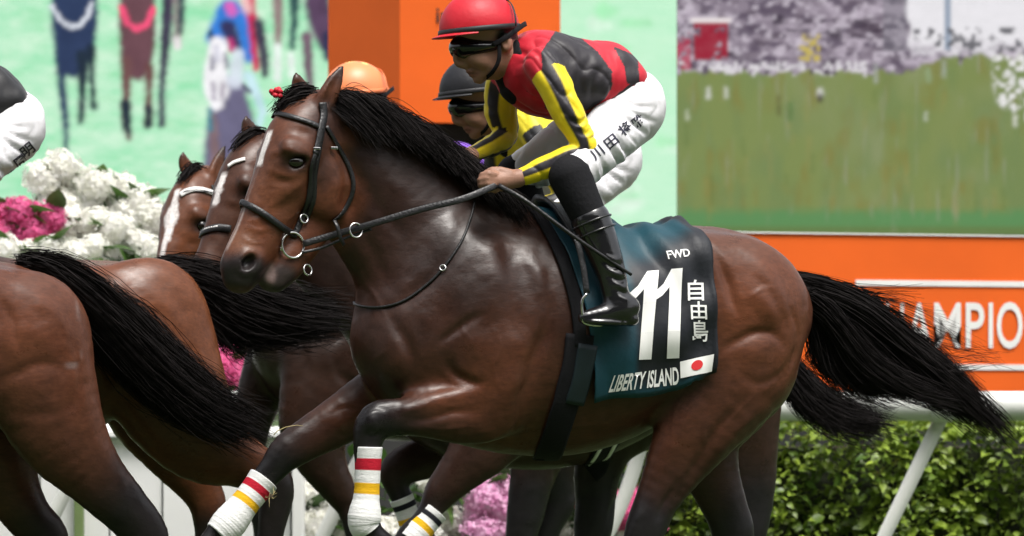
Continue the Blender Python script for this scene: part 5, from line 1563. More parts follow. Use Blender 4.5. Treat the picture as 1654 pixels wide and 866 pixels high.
# ------------------------------------------------------------------ jockeys (shared build in the coordinates of the leading horse's frame)
def cpts(pts):
    P = [FM.L(a, b, l) for a, b, r, l in pts]; R = [r * FM.scale(a, l)[1] for a, b, r, l in pts]
    return P, R
TOR = [(842, 108, 44, .10, 0), (868, 120, 64, .165, 0), (912, 127, 68, .18, 0), (960, 131, 61, .165, 0), (1000, 132, 42, .15, 0)]
ARM_N = [(876, 104, 30, -.165), (897, 140, 29, -.205), (920, 190, 26, -.235), (944, 240, 22, -.245), (915, 257, 22, -.24), (880, 271, 19, -.22), (836, 288, 15, -.205)]
ARM_F = [(822, 116, 31, .15), (812, 145, 30, .19), (808, 180, 27, .2), (816, 218, 22, .2), (796, 234, 19, .16), (770, 246, 15, .11), (752, 254, 12, .08)]
THIGH_N = [(1018, 182, 53, -.07), (988, 214, 48, -.13), (954, 252, 41, -.2), (927, 278, 34, -.25), (922, 286, 28, -.258)]
THIGH_F = [(a - 2 * abs(l) * 162, b, r, -l) for a, b, r, l in THIGH_N]
SHIN_N = [(921, 284, 35.5, -.262), (936, 318, 32, -.275), (954, 356, 29, -.285), (972, 400, 26, -.30), (986, 440, 22, -.315), (994, 476, 20, -.325), (1000, 494, 20, -.33)]
FOOT_N = [(1016, 496, 18, -.335), (1000, 503, 20, -.335), (975, 508, 17, -.335), (950, 512, 12, -.335), (942, 513, 9, -.335)]
def mirror(pts): return [(a - 2 * abs(l) * 162, b, r, -l) for a, b, r, l in pts]

BREECH_FOLDS = [
    ([(990, 196), (1012, 222), (1040, 246)], -.008, 4), ([(1002, 186), (1030, 206), (1056, 222)], -.007, 4), ([(978, 214), (1000, 240), (1024, 258)], -.008, 4),
    ([(962, 232), (984, 258), (1004, 276)], -.008, 4), ([(946, 250), (962, 276), (976, 296)], -.007, 4), ([(1010, 176), (1040, 190), (1066, 200)], -.006, 4),
    ([(1010, 160), (1030, 172), (1066, 172)], -.004, 4), ([(996, 204), (1020, 230), (1044, 250)], .006, 5), ([(970, 224), (992, 250), (1014, 268)], .006, 5), ([(938, 262), (950, 284), (962, 300)], .005, 4),
    ([(930, 262), (925, 280), (934, 300)], -.004, 4), ([(985, 190), (1000, 178), (1012, 158)], -.006, 6)]
JACKET_FOLDS = [
    ([(893, 150), (906, 172), (926, 196)], -.004, 5), ([(900, 196), (918, 200), (934, 192)], -.006, 4), ([(906, 214), (926, 218), (944, 208)], -.005, 4), ([(930, 228), (948, 222), (958, 214)], -.006, 4),
    ([(928, 238), (918, 254), (916, 270)], -.006, 4), ([(900, 246), (896, 264), (900, 280)], -.004, 4), ([(880, 256), (874, 270), (878, 284)], -.003, 3),
    ([(960, 90), (940, 120), (944, 160)], -.006, 8), ([(985, 100), (960, 132), (962, 172)], -.006, 7), ([(1000, 110), (985, 140), (978, 165)], .005, 6), ([(880, 70), (900, 96), (905, 130)], -.006, 7),
    ([(850, 120), (862, 150), (880, 178)], -.006, 7), ([(840, 60), (860, 84), (868, 110)], -.005, 6), ([(925, 70), (930, 100), (920, 140)], .004, 8)]

def folds(V, F, items, amp=1.0, seed=0):
    V = sculpt(FM, V, F, [(p, a * amp, w) for p, a, w in items], -.18, -.2)
    n = vnormals(V, F)
    W = V + .03 * np.stack([vnoise(V, 6, 60 + seed, 2), vnoise(V, 6, 61 + seed, 2), vnoise(V, 6, 62 + seed, 2)], 1)
    W = W * np.array((1.0, .7, 1.0)); W = np.stack([W[:, 0] * .8 + W[:, 2] * .6, W[:, 1], (W[:, 2] * .8 - W[:, 0] * .6) * .45], 1)
    rid = (1 - np.abs(vnoise(W, 17, 70 + seed, 1)) * 1.6).clip(0, 1) ** 4
    return V + n * (.0016 * vnoise(V, 22, 40 + seed, 3) + .003 * vnoise(V, 9, 50 + seed, 2) - .0052 * rid)[:, None]

def lin(c): return np.array(c, float)

def rider(fr, name_label, h, jacket_paint, breech=(.74, .73, .76), helmet=(.55, .012, .025), band=(.012, .012, .014), skin=(.31, .165, .112), boots=True, full=True, gloves=None, letters=None, helmet_mat=None, droop=0.0):
    root = empty('person', fr.M); tag(root, name_label, 'person')
    def mo(nm, V, *a, **k):
        if droop:
            V = np.array(V, float); V[:, 2] -= droop * sstep(FM.L(815, 90, 0)[0], FM.L(900, 90, 0)[0], V[:, 0])
        return mesh_obj(nm, V, *a, **k)
    # ---- jacket
    allp = np.array([FM.L(a, b, l) for a, b, r, l in ARM_N + ARM_F] + [FM.L(t[0], t[1], 0) for t in TOR])
    v = Vol(allp.min(0) - .11, allp.max(0) + .13, h * .8)
    v.chain(rows(FM, TOR), 0, 4)
    el(FM, v, 880, 84, 46, 30, .15, 0, -14, .05)
    el(FM, v, 985, 100, 30, 26, .12, 0, -30, .05)
    for A in (ARM_N, ARM_F):
        P, R = cpts(A); v.cone(P, R, .035, 3)
    V, F = v.mesh(); V = smooth_verts(V, F, 2); V = folds(V, F, JACKET_FOLDS, 1.6)
    mo('jacket', V, F, M_SILK, root, col=jacket_paint(V))
    # ---- breeches
    P1 = np.array([FM.L(a, b, l) for a, b, r, l in THIGH_N + THIGH_F])
    v = Vol(P1.min(0) - .12, P1.max(0) + .14, h)
    el(FM, v, 1020, 171, 47, 57, .155, 0, -24, .04)
    el(FM, v, 996, 136, 40, 44, .145, 0, 0, .05)
    for s in (-1, 1): el(FM, v, 1029, 176, 37, 43, .085, s * .072, -20, .03)
    for A in (THIGH_N, THIGH_F):
        P, R = cpts(A); v.cone(P, R, .035, 3)
    V, F = v.mesh(); V = smooth_verts(V, F, 2); V = folds(V, F, BREECH_FOLDS, 1.7, 3)
    c = np.tile(lin(breech), (len(V), 1))
    mo('breeches', V, F, M_BREECH, root, col=c)
    BK = (V, F)
    # ---- lower legs and boots
    for SH, FT, sgn in ((SHIN_N, FOOT_N, -1), (mirror(SHIN_N), mirror(FOOT_N), 1)):
        P, R = cpts(SH); P2, R2 = cpts(FT)
        al = np.array(P + P2); v = Vol(al.min(0) - .07, al.max(0) + .07, max(h, .005))
        v.cone(P[:4], R[:4], 0, 3)
        Vg, Fg = v.mesh(); mo('gaiter', smooth_verts(Vg, Fg, 1), Fg, M_SUEDE, root)
        v = Vol(al.min(0) - .07, al.max(0) + .07, max(h, .005))
        v.cone(P[2:], np.array(R[2:]) * 1.08 + .002, 0, 3); v.cone(P2, R2, .02, 3)
        # flat sole and heel
        bo = FM.L(978, 521, sgn * .335)
        v.ell((bo[0], bo[1], bo[2]), (.085, .036, .012), -2, .008)
        hh = FM.L(1018, 516, sgn * .335); v.ell(hh, (.026, .03, .022), 0, .008)
        Vb, Fb = v.mesh(); Vb = smooth_verts(Vb, Fb, 1)
        wr = [([(960 + 4 * i, 408 + 12 * i), (980 + 3 * i, 420 + 11 * i), (1004, 414 + 12 * i)], -.010 * (1 if i % 2 else -.6), 4) for i in range(7)]
        Vb = sculpt(FM, Vb, Fb, wr, -.31, -.2) if sgn < 0 else Vb
        bo_ = mo('boot', Vb, Fb, M_BOOT, root)
        if sgn < 0:
            for t0 in (0.05, .28):
                p0 = np.array(P[2]) + (np.array(P[3]) - np.array(P[2])) * t0 * 1.6; ax = np.array(P[3]) - np.array(P[2])
                v_, f_ = ring(p0, ax, R[2] * 1.10 + .003, .0035, 24, 6); mesh_obj('boot_strap', v_, f_, M_BOOT, bo_)
    # ---- body: head, neck, forearms and hands as one skin
    pts_head = np.array([FM.L(700, -10, 0), FM.L(860, 170, 0), FM.L(735, 330, 0), FM.L(950, 250, 0)])
    hn = max(h * .7, .0045)
    v = Vol(np.array((pts_head[:, 0].min() - .02, -.28, pts_head[:, 2].min() - .02)), np.array((pts_head[:, 0].max() + .03, .24, pts_head[:, 2].max() + .05)), hn)
    el(FM, v, 784, 42, 54, 46, .078, 0, 0, .02)                         # skull
    v.chain(rows(FM, [(770, 80, 31, .062, 0), (788, 98, 28, .055, 0), (779, 115, 14, .034, 0)]), .02, 3)   # face to chin
    v.chain(rows(FM, [(806, 88, 22, .06, 0), (788, 110, 13, .052, 0), (775, 120, 9.5, .027, 0)]), .02, 3)    # jaw
    v.chain(rows(FM, [(739, 82, 7, .009, 0), (738, 93, 7, .0095, 0), (741, 102, 6.8, .0115, 0), (753, 106, 6.5, .0145, 0)]), .007, 3)    # nose
    v.chain(rows(FM, [(757, 115, 4.2, .014, 0), (764, 115, 5, .019, 0)]), .004, 2)                             # lips
    v.chain(rows(FM, [(761, 120.6, 3.9, .013, 0), (768, 121, 5, .018, 0)]), .003, 2)
    v.chain(rows(FM, [(770, 129, 6, .012, 0), (775, 129, 7, .018, 0)]), .01, 2)
    for s in (-1, 1): el(FM, v, 750, 108.5, 3.2, 2.4, .004, s * .011, 0, .003, 'sub')
    for s in (-1, 1):
        el(FM, v, 776, 98, 16, 11, .018, s * .042, -20, .02)             # cheek
        el(FM, v, 733, 84, 8, 7, .012, s * .034, 0, .012, 'sub')
        el(FM, v, 818, 68, 10, 16, .012, s * .078, 15, .008)             # ear
        el(FM, v, 816, 69, 5, 9, .008, s * .09, 15, .006, 'sub')
    v.chain(rows(FM, [(806, 86, 34, .058, 0), (838, 108, 38, .066, 0), (862, 118, 40, .08, 0)]), .03, 3)   # neck
    # forearms and torso core keep it one body
    v.chain(rows(FM, [(862, 118, 40, .1, 0), (900, 128, 40, .12, 0)]), .03, 3)
    for A in (ARM_N, ARM_F):
        P, R = cpts(A); v.cone(P, np.array(R) * .72, .02, 3)
    for (hx, hy, hl, s) in ((812, 292, -.205, 1), (736, 256, .07, .95)):
        dx = hx - 812; dy = hy - 292
        Q = lambda x, y, l=0: FM.L(x + dx, y + dy, hl + l)
        u = FM.scale(812, hl)[1] * s
        v.cone([Q(836, 288), Q(822, 290), Q(804, 293)], [15 * u, 16 * u, 16 * u], .012)
        v.ell(Q(812, 292), (21 * u, .026, 15 * u), 12, .012)
        for k in range(4):
            yy = 281 + 7.4 * k; bx = (1, -2, -1, 3)[k]
            v.cone([Q(800, yy + 2, -.012), Q(788 + bx, yy, -.018), Q(779 + bx, yy + 2, -.006), Q(777 + bx, yy + 3, .016), Q(786 + bx, yy + 4, .03)], [7.4 * u, 6.6 * u, 5.6 * u, 5.2 * u, 4.8 * u], .0018)
        v.cone([Q(824, 281, -.01), Q(808, 276, -.004), Q(794, 276, .004), Q(785, 280, .014)], [8.2 * u, 7.2 * u, 6.4 * u, 5.4 * u], .004)
    V, F = v.mesh(); V = smooth_verts(V, F, 1)
    c = np.tile(lin(skin), (len(V), 1)); n = vnoise(V, 25, 9)
    c *= (1 + .12 * n)[:, None]
    d = px_blob(FM, V, 762, 119, 11, 6, -.02, .5); c = c * (1 - .45 * d[:, None]) + lin((.32, .10, .085)) * .45 * d[:, None]
    d = px_blob(FM, V, 762, 118.2, 11, 1.5, -.02, .6); c = c * (1 - .7 * d[:, None]) + lin((.08, .03, .025)) * .7 * d[:, None]
    hair = px_blob(FM, V, 822, 56, 22, 26, -.07, .35) * (V[:, 2] > FM.L(800, 66, 0)[2]); c = c * (1 - hair[:, None]) + lin((.012, .010, .009)) * hair[:, None]
    mo('body', V, F, M_SKIN, root, col=c)
    # ---- neck gaiter
    v = Vol(np.array(FM.L(780, 190, -.16)) - .02, np.array(FM.L(880, 30, .16)) + .02, max(h, .005)); 
    v.chain(rows(FM, [(822, 92, 30, .068, 0), (834, 108, 40, .078, 0), (846, 128, 44, .09, 0)]), 0, 3)
    v.chain(rows(FM, [(826, 76, 12, .07, 0), (830, 110, 14, .105, 0), (836, 150, 9, .10, 0)]), .02, 3)
    Vs, Fs = v.mesh(); Vs = folds(Vs, Fs, [([(815, 70), (822, 100), (834, 140)], -.006, 4), ([(830, 66), (838, 100), (842, 140)], -.005, 4)])
    mesh_obj('neck_scarf', Vs, Fs, M_SUEDE, root)
    # ---- helmet
    hm = helmet_mat or simple('helmet_cover', helmet, rough=.48, spec=.4, bump=.35, bscale=14, var=.06, vscale=10)
    cx = np.array(FM.L(774, 47, 0)); m = FM.scale(774)[1]
    til = math.radians(6)
    def dome(name, rx, ry, rz, lowz, mat, thick=None, k=0):
        nv, nu = 22, 48; V = []; F = []
        for i in range(nv + 1):
            a = (math.pi / 2) * (1 - i / nv)
            for j in range(nu):
                b = 2 * math.pi * j / nu
                x, y, z = rx * math.cos(a) * math.cos(b), ry * math.cos(a) * math.sin(b), rz * math.sin(a)
                if k: z += .0015 * math.sin(6 * b)
                V.append((x, y, z))
        for j in range(nu):
            b = 2 * math.pi * j / nu; V.append((rx * .99 * math.cos(b), ry * .99 * math.sin(b), -lowz))
        for i in range(nv + 1):
            for j in range(nu):
                a_, b_ = i * nu + j, i * nu + (j + 1) % nu; F.append((a_, a_ + nu, b_ + nu, b_))
        V = np.array(V); X = V[:, 0] * math.cos(til) - V[:, 2] * math.sin(til); Z = V[:, 0] * math.sin(til) + V[:, 2] * math.cos(til)
        V = np.stack([X, V[:, 1], Z], 1) + cx
        return mesh_obj(name, V, F, mat, root)
    shell = dome('helmet_shell', 66 * m, .106, 62 * m, .010, hm)
    bandm = simple('helmet_band', band, rough=.5)
    T = []
    for b in np.linspace(0, 2 * math.pi, 49):
        x, y = 67 * m * math.cos(b), .1075 * math.sin(b); z = -.003
        T.append((cx[0] + x * math.cos(til) - z * math.sin(til), cx[1] + y, cx[2] + x * math.sin(til) + z * math.cos(til)))
    T = np.array(T); nn = T - cx; nn[:, 2] = 0
    v_, f_ = ribbon(T, nn, .017, .005); mesh_obj('helmet_band', v_, f_, bandm, shell)
    # strap over the crown
    T = []
    for a in np.linspace(.0, math.pi, 25):
        T.append((cx[0] + 44 * m, cx[1] - .1 * math.cos(a), cx[2] + 46 * m * math.sin(a) + .004))
    v_, f_ = ribbon(T, np.array(T) - cx, .008, .003); mesh_obj('crown_strap', v_, f_, bandm, shell)
    # peak
    V = []; F = []; nu = 25
    for k, (ri, dz) in enumerate(((.985, -.006), (1.10, -.012), (1.20, -.015), (1.21, -.0185), (1.10, -.017), (.985, -.012))):
        for j in range(nu):
            b = math.pi + (j / (nu - 1) - .5) * 2.5; e = 1 + (ri - 1) * max(0, math.cos((b - math.pi) * 1.1))
            x, y = 66 * m * e * math.cos(b), .106 * e * math.sin(b)
            V.append((cx[0] + x * math.cos(til) - dz * math.sin(til), cx[1] + y, cx[2] + x * math.sin(til) + dz))
    for k in range(6):
        for j in range(nu - 1):
            a_, b_ = k * nu + j, ((k + 1) % 6) * nu + j; F.append((a_, b_, b_ + 1, a_ + 1))
    mesh_obj('helmet_peak', V, F, hm, shell)
    # ---- goggles with strap
    g0 = np.array(FM.L(700, 110, -.12)); g1 = np.array(FM.L(830, 50, .12))
    v = Vol(g0 - .02, g1 + .02, max(.004, h * .7))
    v.chain(rows(FM, [(746, 77, 20, .056, 0), (762, 78, 18, .077, 0), (786, 76, 13, .081, 0), (800, 73, 7, .08, 0)]), 0, 4)
    v.ell(FM.L(734, 106, 0), (.045, .018, .034), 0, .010, 'sub')
    Vg, Fg = v.mesh(); gg = mesh_obj('goggles', smooth_verts(Vg, Fg, 2), Fg, M_GOGGLE, root)
    T = np.array([FM.L(796, 72, -.084), FM.L(815, 62, -.09), FM.L(832, 50, -.082), FM.L(846, 40, -.04), FM.L(850, 38, 0)]); T = catmull(T, 5)
    v_, f_ = ribbon(T, np.tile((.25, -1, .1), (len(T), 1)), .016, .003); mesh_obj('goggle_strap', v_, f_, M_SUEDE, gg)
    T = np.array([FM.L(806, 70, -.083), FM.L(806, 96, -.078), FM.L(796, 116, -.06), FM.L(784, 127, -.02)]); T = catmull(T, 5)
    v_, f_ = ribbon(T, np.tile((-.1, -1, -.2), (len(T), 1)), .013, .003); mesh_obj('chin_strap', v_, f_, M_SUEDE, root)
    return root, BK
M_GOGGLE = simple('dark_goggle_lens', (.006, .006, .008), rough=.12, spec=.6)

def sleeve_stripes(V, c, arm, yellow, black, n=3, ph=0.0, wid=.0):
    P, R = cpts(arm); P = catmull(np.array(P), 3)
    d, t = capsule_dist(V, P)
    k = np.clip((t * (len(P) - 1)).astype(int), 0, len(P) - 2)
    a = P[k]; ax = P[k + 1] - P[k]; ax /= np.linalg.norm(ax, axis=1)[:, None]
    ref = np.array((0, -1.0, 0)); u = ref - ax * (ax @ ref)[:, None]; u /= np.linalg.norm(u, axis=1)[:, None]
    w = np.cross(ax, u); r = V - a
    ang = np.arctan2((r * w).sum(1), (r * u).sum(1))
    s = np.cos(n * ang + ph)
    m = sstep(-.2 + wid, .2 + wid, s)[:, None]
    return d, t, yellow * m + black * (1 - m)

def paint_main(V):
    red, blk, yel = lin((.50, .010, .026)), lin((.020, .017, .022)), lin((.80, .62, .012))
    c = np.tile(red, (len(V), 1)); px, py = project(FM, V)
    
    for poly in ([(897, 50), (934, 58), (966, 84), (989, 116), (989, 140), (977, 160), (956, 176), (930, 186), (880, 176), (874, 85)], [(990, 74), (1030, 92), (1034, 140), (1012, 134), (1009, 108)], [(905, 188), (960, 182), (1000, 150), (1020, 134), (1030, 150), (980, 200), (930, 206)]):
        m = in_poly(px, py, poly) & (V[:, 1] < .1); c[m] = blk
    for A, ph in ((ARM_N, 2.3), (ARM_F, .6)):
        d, t, cc = sleeve_stripes(V, c, A, yel, blk, 3, ph, -.42)
        P, R = cpts(A); rr = np.interp(t, np.linspace(0, 1, len(R)), R)
        far = A is ARM_F
        m = (d < rr * 1.35) & (t > .075) & ((V[:, 1] > .12) | (not far) | (t > .3)) & ((np.abs(V[:, 1]) > .13) | (t > .35))
        c[m] = cc[m]
    return c

RJ, BKJ = rider(FM, 'jockey in red helmet and red, black and yellow silks crouched on horse 11', .0055, paint_main)
def thigh_letters():
    S = Skin(FM, *BKJ); ink = simple('ink_print', (.02, .02, .04), rough=.6)
    br = None
    for ch, x, y in (('川', 964, 247), ('田', 987, 229), ('将', 1009, 208), ('雅', 1030, 196)):
        ux, uy = (.77, -.62); s = 10.5
        q = [(x - s * ux - s * .62 * .9, y - s * uy + s * .0 - s * .0), ]
        ex = np.array((ux, uy)) * s; ey = np.array((-.62, -.78)) * s * .9; cc = np.array((x, y), float)
        o = print_on(S, 'name_character', text_mesh(ch, bold=.015), [cc - ex - ey, cc + ex - ey, cc + ex + ey, cc - ex + ey], ink, RJ, off=.002)
thigh_letters()
def whip():
    P = catmull(loft_free(FM, [(806, 300, -.235), (850, 325, -.30), (930, 384, -.345), (1020, 444, -.36)]), 8)
    v, f = tube(P, np.linspace(.0085, .005, len(P)), 10)
    o = mesh_obj('whip', v, f, M_LEATHER, None); o.matrix_world = FM.M
    tag(o, 'thin black riding whip held slanting down beside the polished boot', 'whip')
whip()
# ------------------------------------------------------------------ the other runners
def bay_palette(base, red, dark=(.014, .010, .009), black=(.0085, .0078, .0085)):
    return dict(base=lin(base), red=lin(red), dark=lin(dark), black=lin(black))

def other_horse(label, fr, h, legs, pal, reddish, tails, blaze=None, turn=0.0, drop=0.0, reach=0.0, nh=1600, group='runners around number 11', headcol=(.10, .036, .018), marks=None, lb=4):
    root = empty('horse', fr.M); tag(root, label, 'horse', group)
    L = {k: rows(fr, v) for k, v in legs.items()}
    T = dict(BODY_T); T.update(L)
    v = horse_volume(h, L, detail='nf' not in legs)
    V, F = v.mesh(); V = smooth_verts(V, F, 2)
    V = sculpt(FM, V, F, [(p, a * .8, w * 1.15) for p, a, w in MUSCLES], seed=int(abs(fr.x0) * 100) + 31, warp=.02, rip=1.3)
    c, mix, n, n2 = paint_coat(V, T, pal, reddish, legs_black=lb)
    hd, _ = capsule_dist(V, np.array(BODY_T['head'])[:, :3])
    hm = 1 - sstep(.10, .17, hd); mix(headcol, hm * .8)
    mix((0.016, 0.014, 0.0145), px_blob(FM, V, 372, 444, 44, 24, -.02, .35) * .95)
    mix(pal['red'], px_blob(FM, V, 1230, 470, 130, 160) * .6)
    mix((.012, .008, .008), px_blob(FM, V, 462, 263, 24, 16, -.098, .5) * .8)
    if marks:
        for px, py, rx, ry, a in marks: mix((.30, .27, .27), px_blob(fr, V, px, py, rx, ry, -.2, .5) * a * np.clip(.5 + 2.2 * n2, 0, 1) * (V[:, 1] < -.05))
    if blaze:
        for pts, r in blaze:
            P = np.array([FM.L(p[0], p[1], 0) for p in pts]); dd, t = capsule_dist(V, P)
            R = np.interp(t, np.linspace(0, 1, len(r)), r) * (1 + .35 * n2)
            mix((.74, .70, .68), (1 - sstep(R * .8, R * 1.15 + .002, np.abs(V[:, 1]))) * (1 - sstep(.04, .055, dd)))
    V = head_turn(V, turn, drop, reach)
    mesh_obj('body', V, F, M_COAT, root, col=c)
    for s in (-1, 1):
        ce = head_turn(np.array(FM.L(462, 263, s * .088))[None], turn, drop, reach)[0]
        bm = bmesh.new(); bmesh.ops.create_uvsphere(bm, u_segments=14, v_segments=10, radius=.021); bmesh.ops.translate(bm, vec=ce, verts=bm.verts); bm_obj('eye', bm, M_EYE, root, True)
    # mane
    crest = [(520, 158), (552, 152), (590, 164), (630, 186), (668, 212), (705, 240), (740, 268), (775, 296)]
    G = [[(x, y + 6, -.012), (x + 18, y - 4, -.04), (x + 52, y + 22, -.085), (x + 92, y + 58, -.12)] for x, y in crest]
    P = lock_paths(hair_from_px(FM, G), 900, 7, (.012, .016), .008, .45, 3); sh = P.shape; P = head_turn(P.reshape(-1, 3), turn, drop, reach).reshape(sh)
    strands('mane', P, .0013, .0005, M_HAIR, root)
    G3 = [[(506, 150, -.02), (486, 146, -.02), (462, 158, -.02), (442, 176, -.015)], [(500, 154, .02), (476, 156, .02), (456, 172, .02), (446, 190, .015)]]
    P = lock_paths(hair_from_px(FM, G3), 160, 7, (.01, .008), .006, .4, 5); sh = P.shape; P = head_turn(P.reshape(-1, 3), turn, drop, reach).reshape(sh)
    strands('forelock', P, .0025, .001, M_HAIR, root)
    hooves(root, T)
    if tails:
        P = lock_paths([[fr.L(*p) for p in g] for g in tails], int(nh * 3.2), 11, (.015, .02), .03, .5, 6, clump=190)
        strands('tail', P, .0013, .0005, M_HAIR, root)
    return root, V, F

BUTT = FM.L(1305, 545, 0); HELM = FM.L(774, 47, 0)
FG = Frame.placed(0.75, 22.0, -.085, BUTT, 342)      # bay in front, hindquarters only
FF = Frame.placed(0.10, 30.0, -.10, BUTT, 138)       # dark bay at the picture edge
FD = Frame.placed(1.75, 16.0, -.07, HELM, 767)       # star-faced horse under the black-capped rider
FC = Frame.placed(3.15, 24.0, .015, HELM, 575)       # blazed horse under the orange-capped rider

GH, GHV, GHF = other_horse('bright bay horse whose rounded rump fills the left side', FG, .011, dict(
    nh=[(238, 520, 104, .10, -.15), (268, 620, 100, .10, -.16), (320, 706, 72, .08, -.16), (384, 742, 46, .058, -.155), (432, 770, 36, .046, -.15), (446, 800, 30, .04, -.15), (436, 866, 22, .03, -.15), (428, 940, 20, .026, -.15), (420, 990, 24, .03, -.15), (404, 1016, 21, .028, -.15), (392, 1034, 23, .032, -.15)],
    fh=[(220, 560, 100, .10, .15), (250, 650, 84, .085, .15), (286, 726, 56, .06, .15), (322, 786, 36, .044, .15), (336, 820, 30, .04, .15), (334, 866, 20, .028, .15), (330, 930, 19, .026, .15), (326, 980, 24, .03, .15), (312, 1004, 21, .028, .15), (300, 1020, 23, .032, .15)]),
    bay_palette((.070, .0245, .0115), (.138, .045, .018)), .55,
    [[(258, 430, 0), (300, 430, 0), (380, 446, -.02), (470, 470, -.02), (570, 488, 0)], [(262, 440, -.02), (310, 450, -.03), (390, 490, -.04), (480, 520, -.04), (566, 528, -.02)], [(270, 452, 0), (320, 480, 0), (370, 520, 0), (440, 540, 0), (540, 520, .02)], [(280, 462, 0), (330, 500, 0), (350, 535, 0), (372, 556, 0), (392, 562, 0)]], nh=2600, lb=5)
FH, FHV, FHF = other_horse('dark bay horse at the picture edge with its tail streaming over the bay', FF, .010, dict(
    nh=[(50, 540, 100, .10, -.15), (66, 620, 96, .10, -.16), (100, 700, 76, .085, -.16), (150, 766, 54, .06, -.155), (206, 826, 42, .048, -.15), (236, 866, 38, .044, -.15), (246, 910, 26, .034, -.15), (240, 985, 20, .026, -.15), (232, 1035, 25, .03, -.15), (214, 1058, 21, .028, -.15), (200, 1072, 24, .034, -.15)],
    fh=[(10, 580, 96, .10, .15), (-10, 680, 80, .085, .15), (10, 770, 54, .06, .15), (44, 832, 40, .046, .15), (76, 868, 36, .042, .15), (84, 910, 26, .032, .15), (78, 980, 20, .026, .15), (70, 1030, 25, .03, .15), (54, 1052, 21, .028, .15), (40, 1068, 24, .034, .15)]),
    bay_palette((.050, .0215, .0145), (.118, .040, .020)), .42,
    [[(38, 424, 0), (90, 426, -.02), (170, 470, -.04), (260, 560, -.04), (350, 640, -.03), (440, 700, 0)], [(44, 430, -.02), (90, 446, -.04), (160, 510, -.06), (240, 600, -.06), (330, 670, -.05), (420, 712, -.02)], [(50, 440, 0), (92, 470, 0), (140, 530, 0), (210, 610, 0), (290, 670, 0), (380, 700, 0)], [(60, 446, .02), (110, 450, .02), (190, 490, .02), (280, 560, .02), (370, 640, .02), (430, 680, .02)]], nh=3000, marks=[(123, 524, 5, 44, .6), (104, 590, 14, 5, .3)])
DH, DHV, DHF = other_horse('dark horse with a small white star galloping just behind number 11', FD, .011, dict(
    nf=[(800, 690, 62, .07, -.15), (776, 724, 50, .06, -.155), (740, 764, 36, .046, -.155), (712, 796, 28, .04, -.15), (698, 818, 21, .03, -.15), (682, 842, 19, .027, -.15), (664, 864, 22, .03, -.15), (646, 882, 17, .026, -.15), (630, 896, 20, .03, -.15)],
    ff=[(770, 680, 60, .07, .15), (740, 716, 48, .058, .15), (690, 738, 36, .044, .15), (644, 758, 30, .04, .15), (640, 782, 21, .03, .15), (654, 812, 18, .026, .15), (668, 842, 18, .027, .15), (676, 860, 22, .03, .15), (690, 876, 17, .026, .15), (704, 886, 18, .028, .15)],
    nh=[(1170, 560, 92, .10, -.15), (1190, 640, 76, .085, -.16), (1206, 706, 54, .062, -.155), (1214, 770, 42, .05, -.15), (1212, 830, 35, .042, -.15), (1206, 870, 31, .04, -.15), (1200, 920, 22, .03, -.15), (1190, 975, 18, .026, -.15), (1180, 1004, 22, .03, -.15), (1164, 1024, 20, .03, -.15)],
    fh=[(1110, 560, 92, .10, .15), (1050, 640, 76, .085, .15), (990, 700, 52, .06, .15), (966, 756, 40, .048, .15), (962, 812, 34, .042, .15), (958, 856, 32, .04, .15), (950, 910, 22, .03, .15), (944, 965, 18, .026, .15), (936, 996, 22, .03, .15), (920, 1014, 20, .03, .15)]),
    bay_palette((.020, .0115, .009), (.050, .020, .012)), .35,
    [[(1236, 560, 0), (1262, 580, 0), (1300, 620, 0), (1350, 660, 0), (1440, 690, 0)], [(1240, 570, -.02), (1262, 600, -.03), (1290, 646, -.04), (1340, 684, -.04), (1420, 704, -.02)], [(1244, 560, .02), (1280, 590, .02), (1330, 640, .02), (1390, 664, .02), (1450, 680, .02)]],
    blaze=[([(412, 248), (407, 258)], (.016, .026, .014))], turn=24, drop=-.05, reach=.225, nh=1500, headcol=(.070, .027, .015))
CH, CHV, CHF = other_horse('bay horse with a long white blaze and striped browband, farthest of the runners', FC, .011, dict(
    nf=[(530, 600, 78, .07, -.15), (508, 680, 62, .065, -.155), (516, 736, 44, .052, -.155), (548, 792, 28, .04, -.15), (562, 820, 20, .03, -.15), (574, 862, 17, .026, -.15), (580, 896, 20, .03, -.15), (570, 914, 16, .026, -.15), (560, 926, 18, .03, -.15)],
    ff=[(450, 580, 56, .07, .15), (420, 640, 40, .058, .15), (404, 700, 30, .044, .15), (404, 760, 26, .038, .15), (410, 796, 19, .028, .15), (422, 846, 16, .025, .15), (428, 876, 20, .03, .15), (416, 894, 16, .026, .15), (406, 906, 18, .028, .15)],
    nh=[(900, 590, 80, .10, -.15), (890, 660, 68, .085, -.16), (872, 720, 50, .062, -.155), (858, 776, 38, .048, -.15), (850, 822, 33, .042, -.15), (842, 860, 28, .038, -.15), (832, 910, 20, .03, -.15), (824, 945, 22, .03, -.15), (810, 962, 18, .03, -.15)],
    fh=[(930, 590, 80, .10, .15), (914, 670, 64, .085, .15), (896, 740, 46, .06, .15), (898, 790, 34, .044, .15), (900, 812, 32, .04, .15), (886, 850, 24, .034, .15), (872, 900, 18, .026, .15), (864, 930, 20, .03, .15), (850, 950, 18, .03, .15)]),
    bay_palette((.016, .0095, .0075), (.045, .018, .010)), .3, [[(1000, 560, 0), (1030, 580, 0), (1060, 640, 0), (1080, 700, 0)], [(1000, 566, -.02), (1024, 600, -.02), (1040, 660, -.02), (1056, 710, -.02)]],  # dark body colour carries the shade over the chest; the head stays bay
    blaze=[([(424, 214), (410, 250), (402, 272)], (.012, .034, .016)), ([(402, 272), (385, 312), (362, 376)], (.013, .008, .006))], turn=34, drop=.09, reach=.10, nh=500, headcol=(.135, .046, .020))

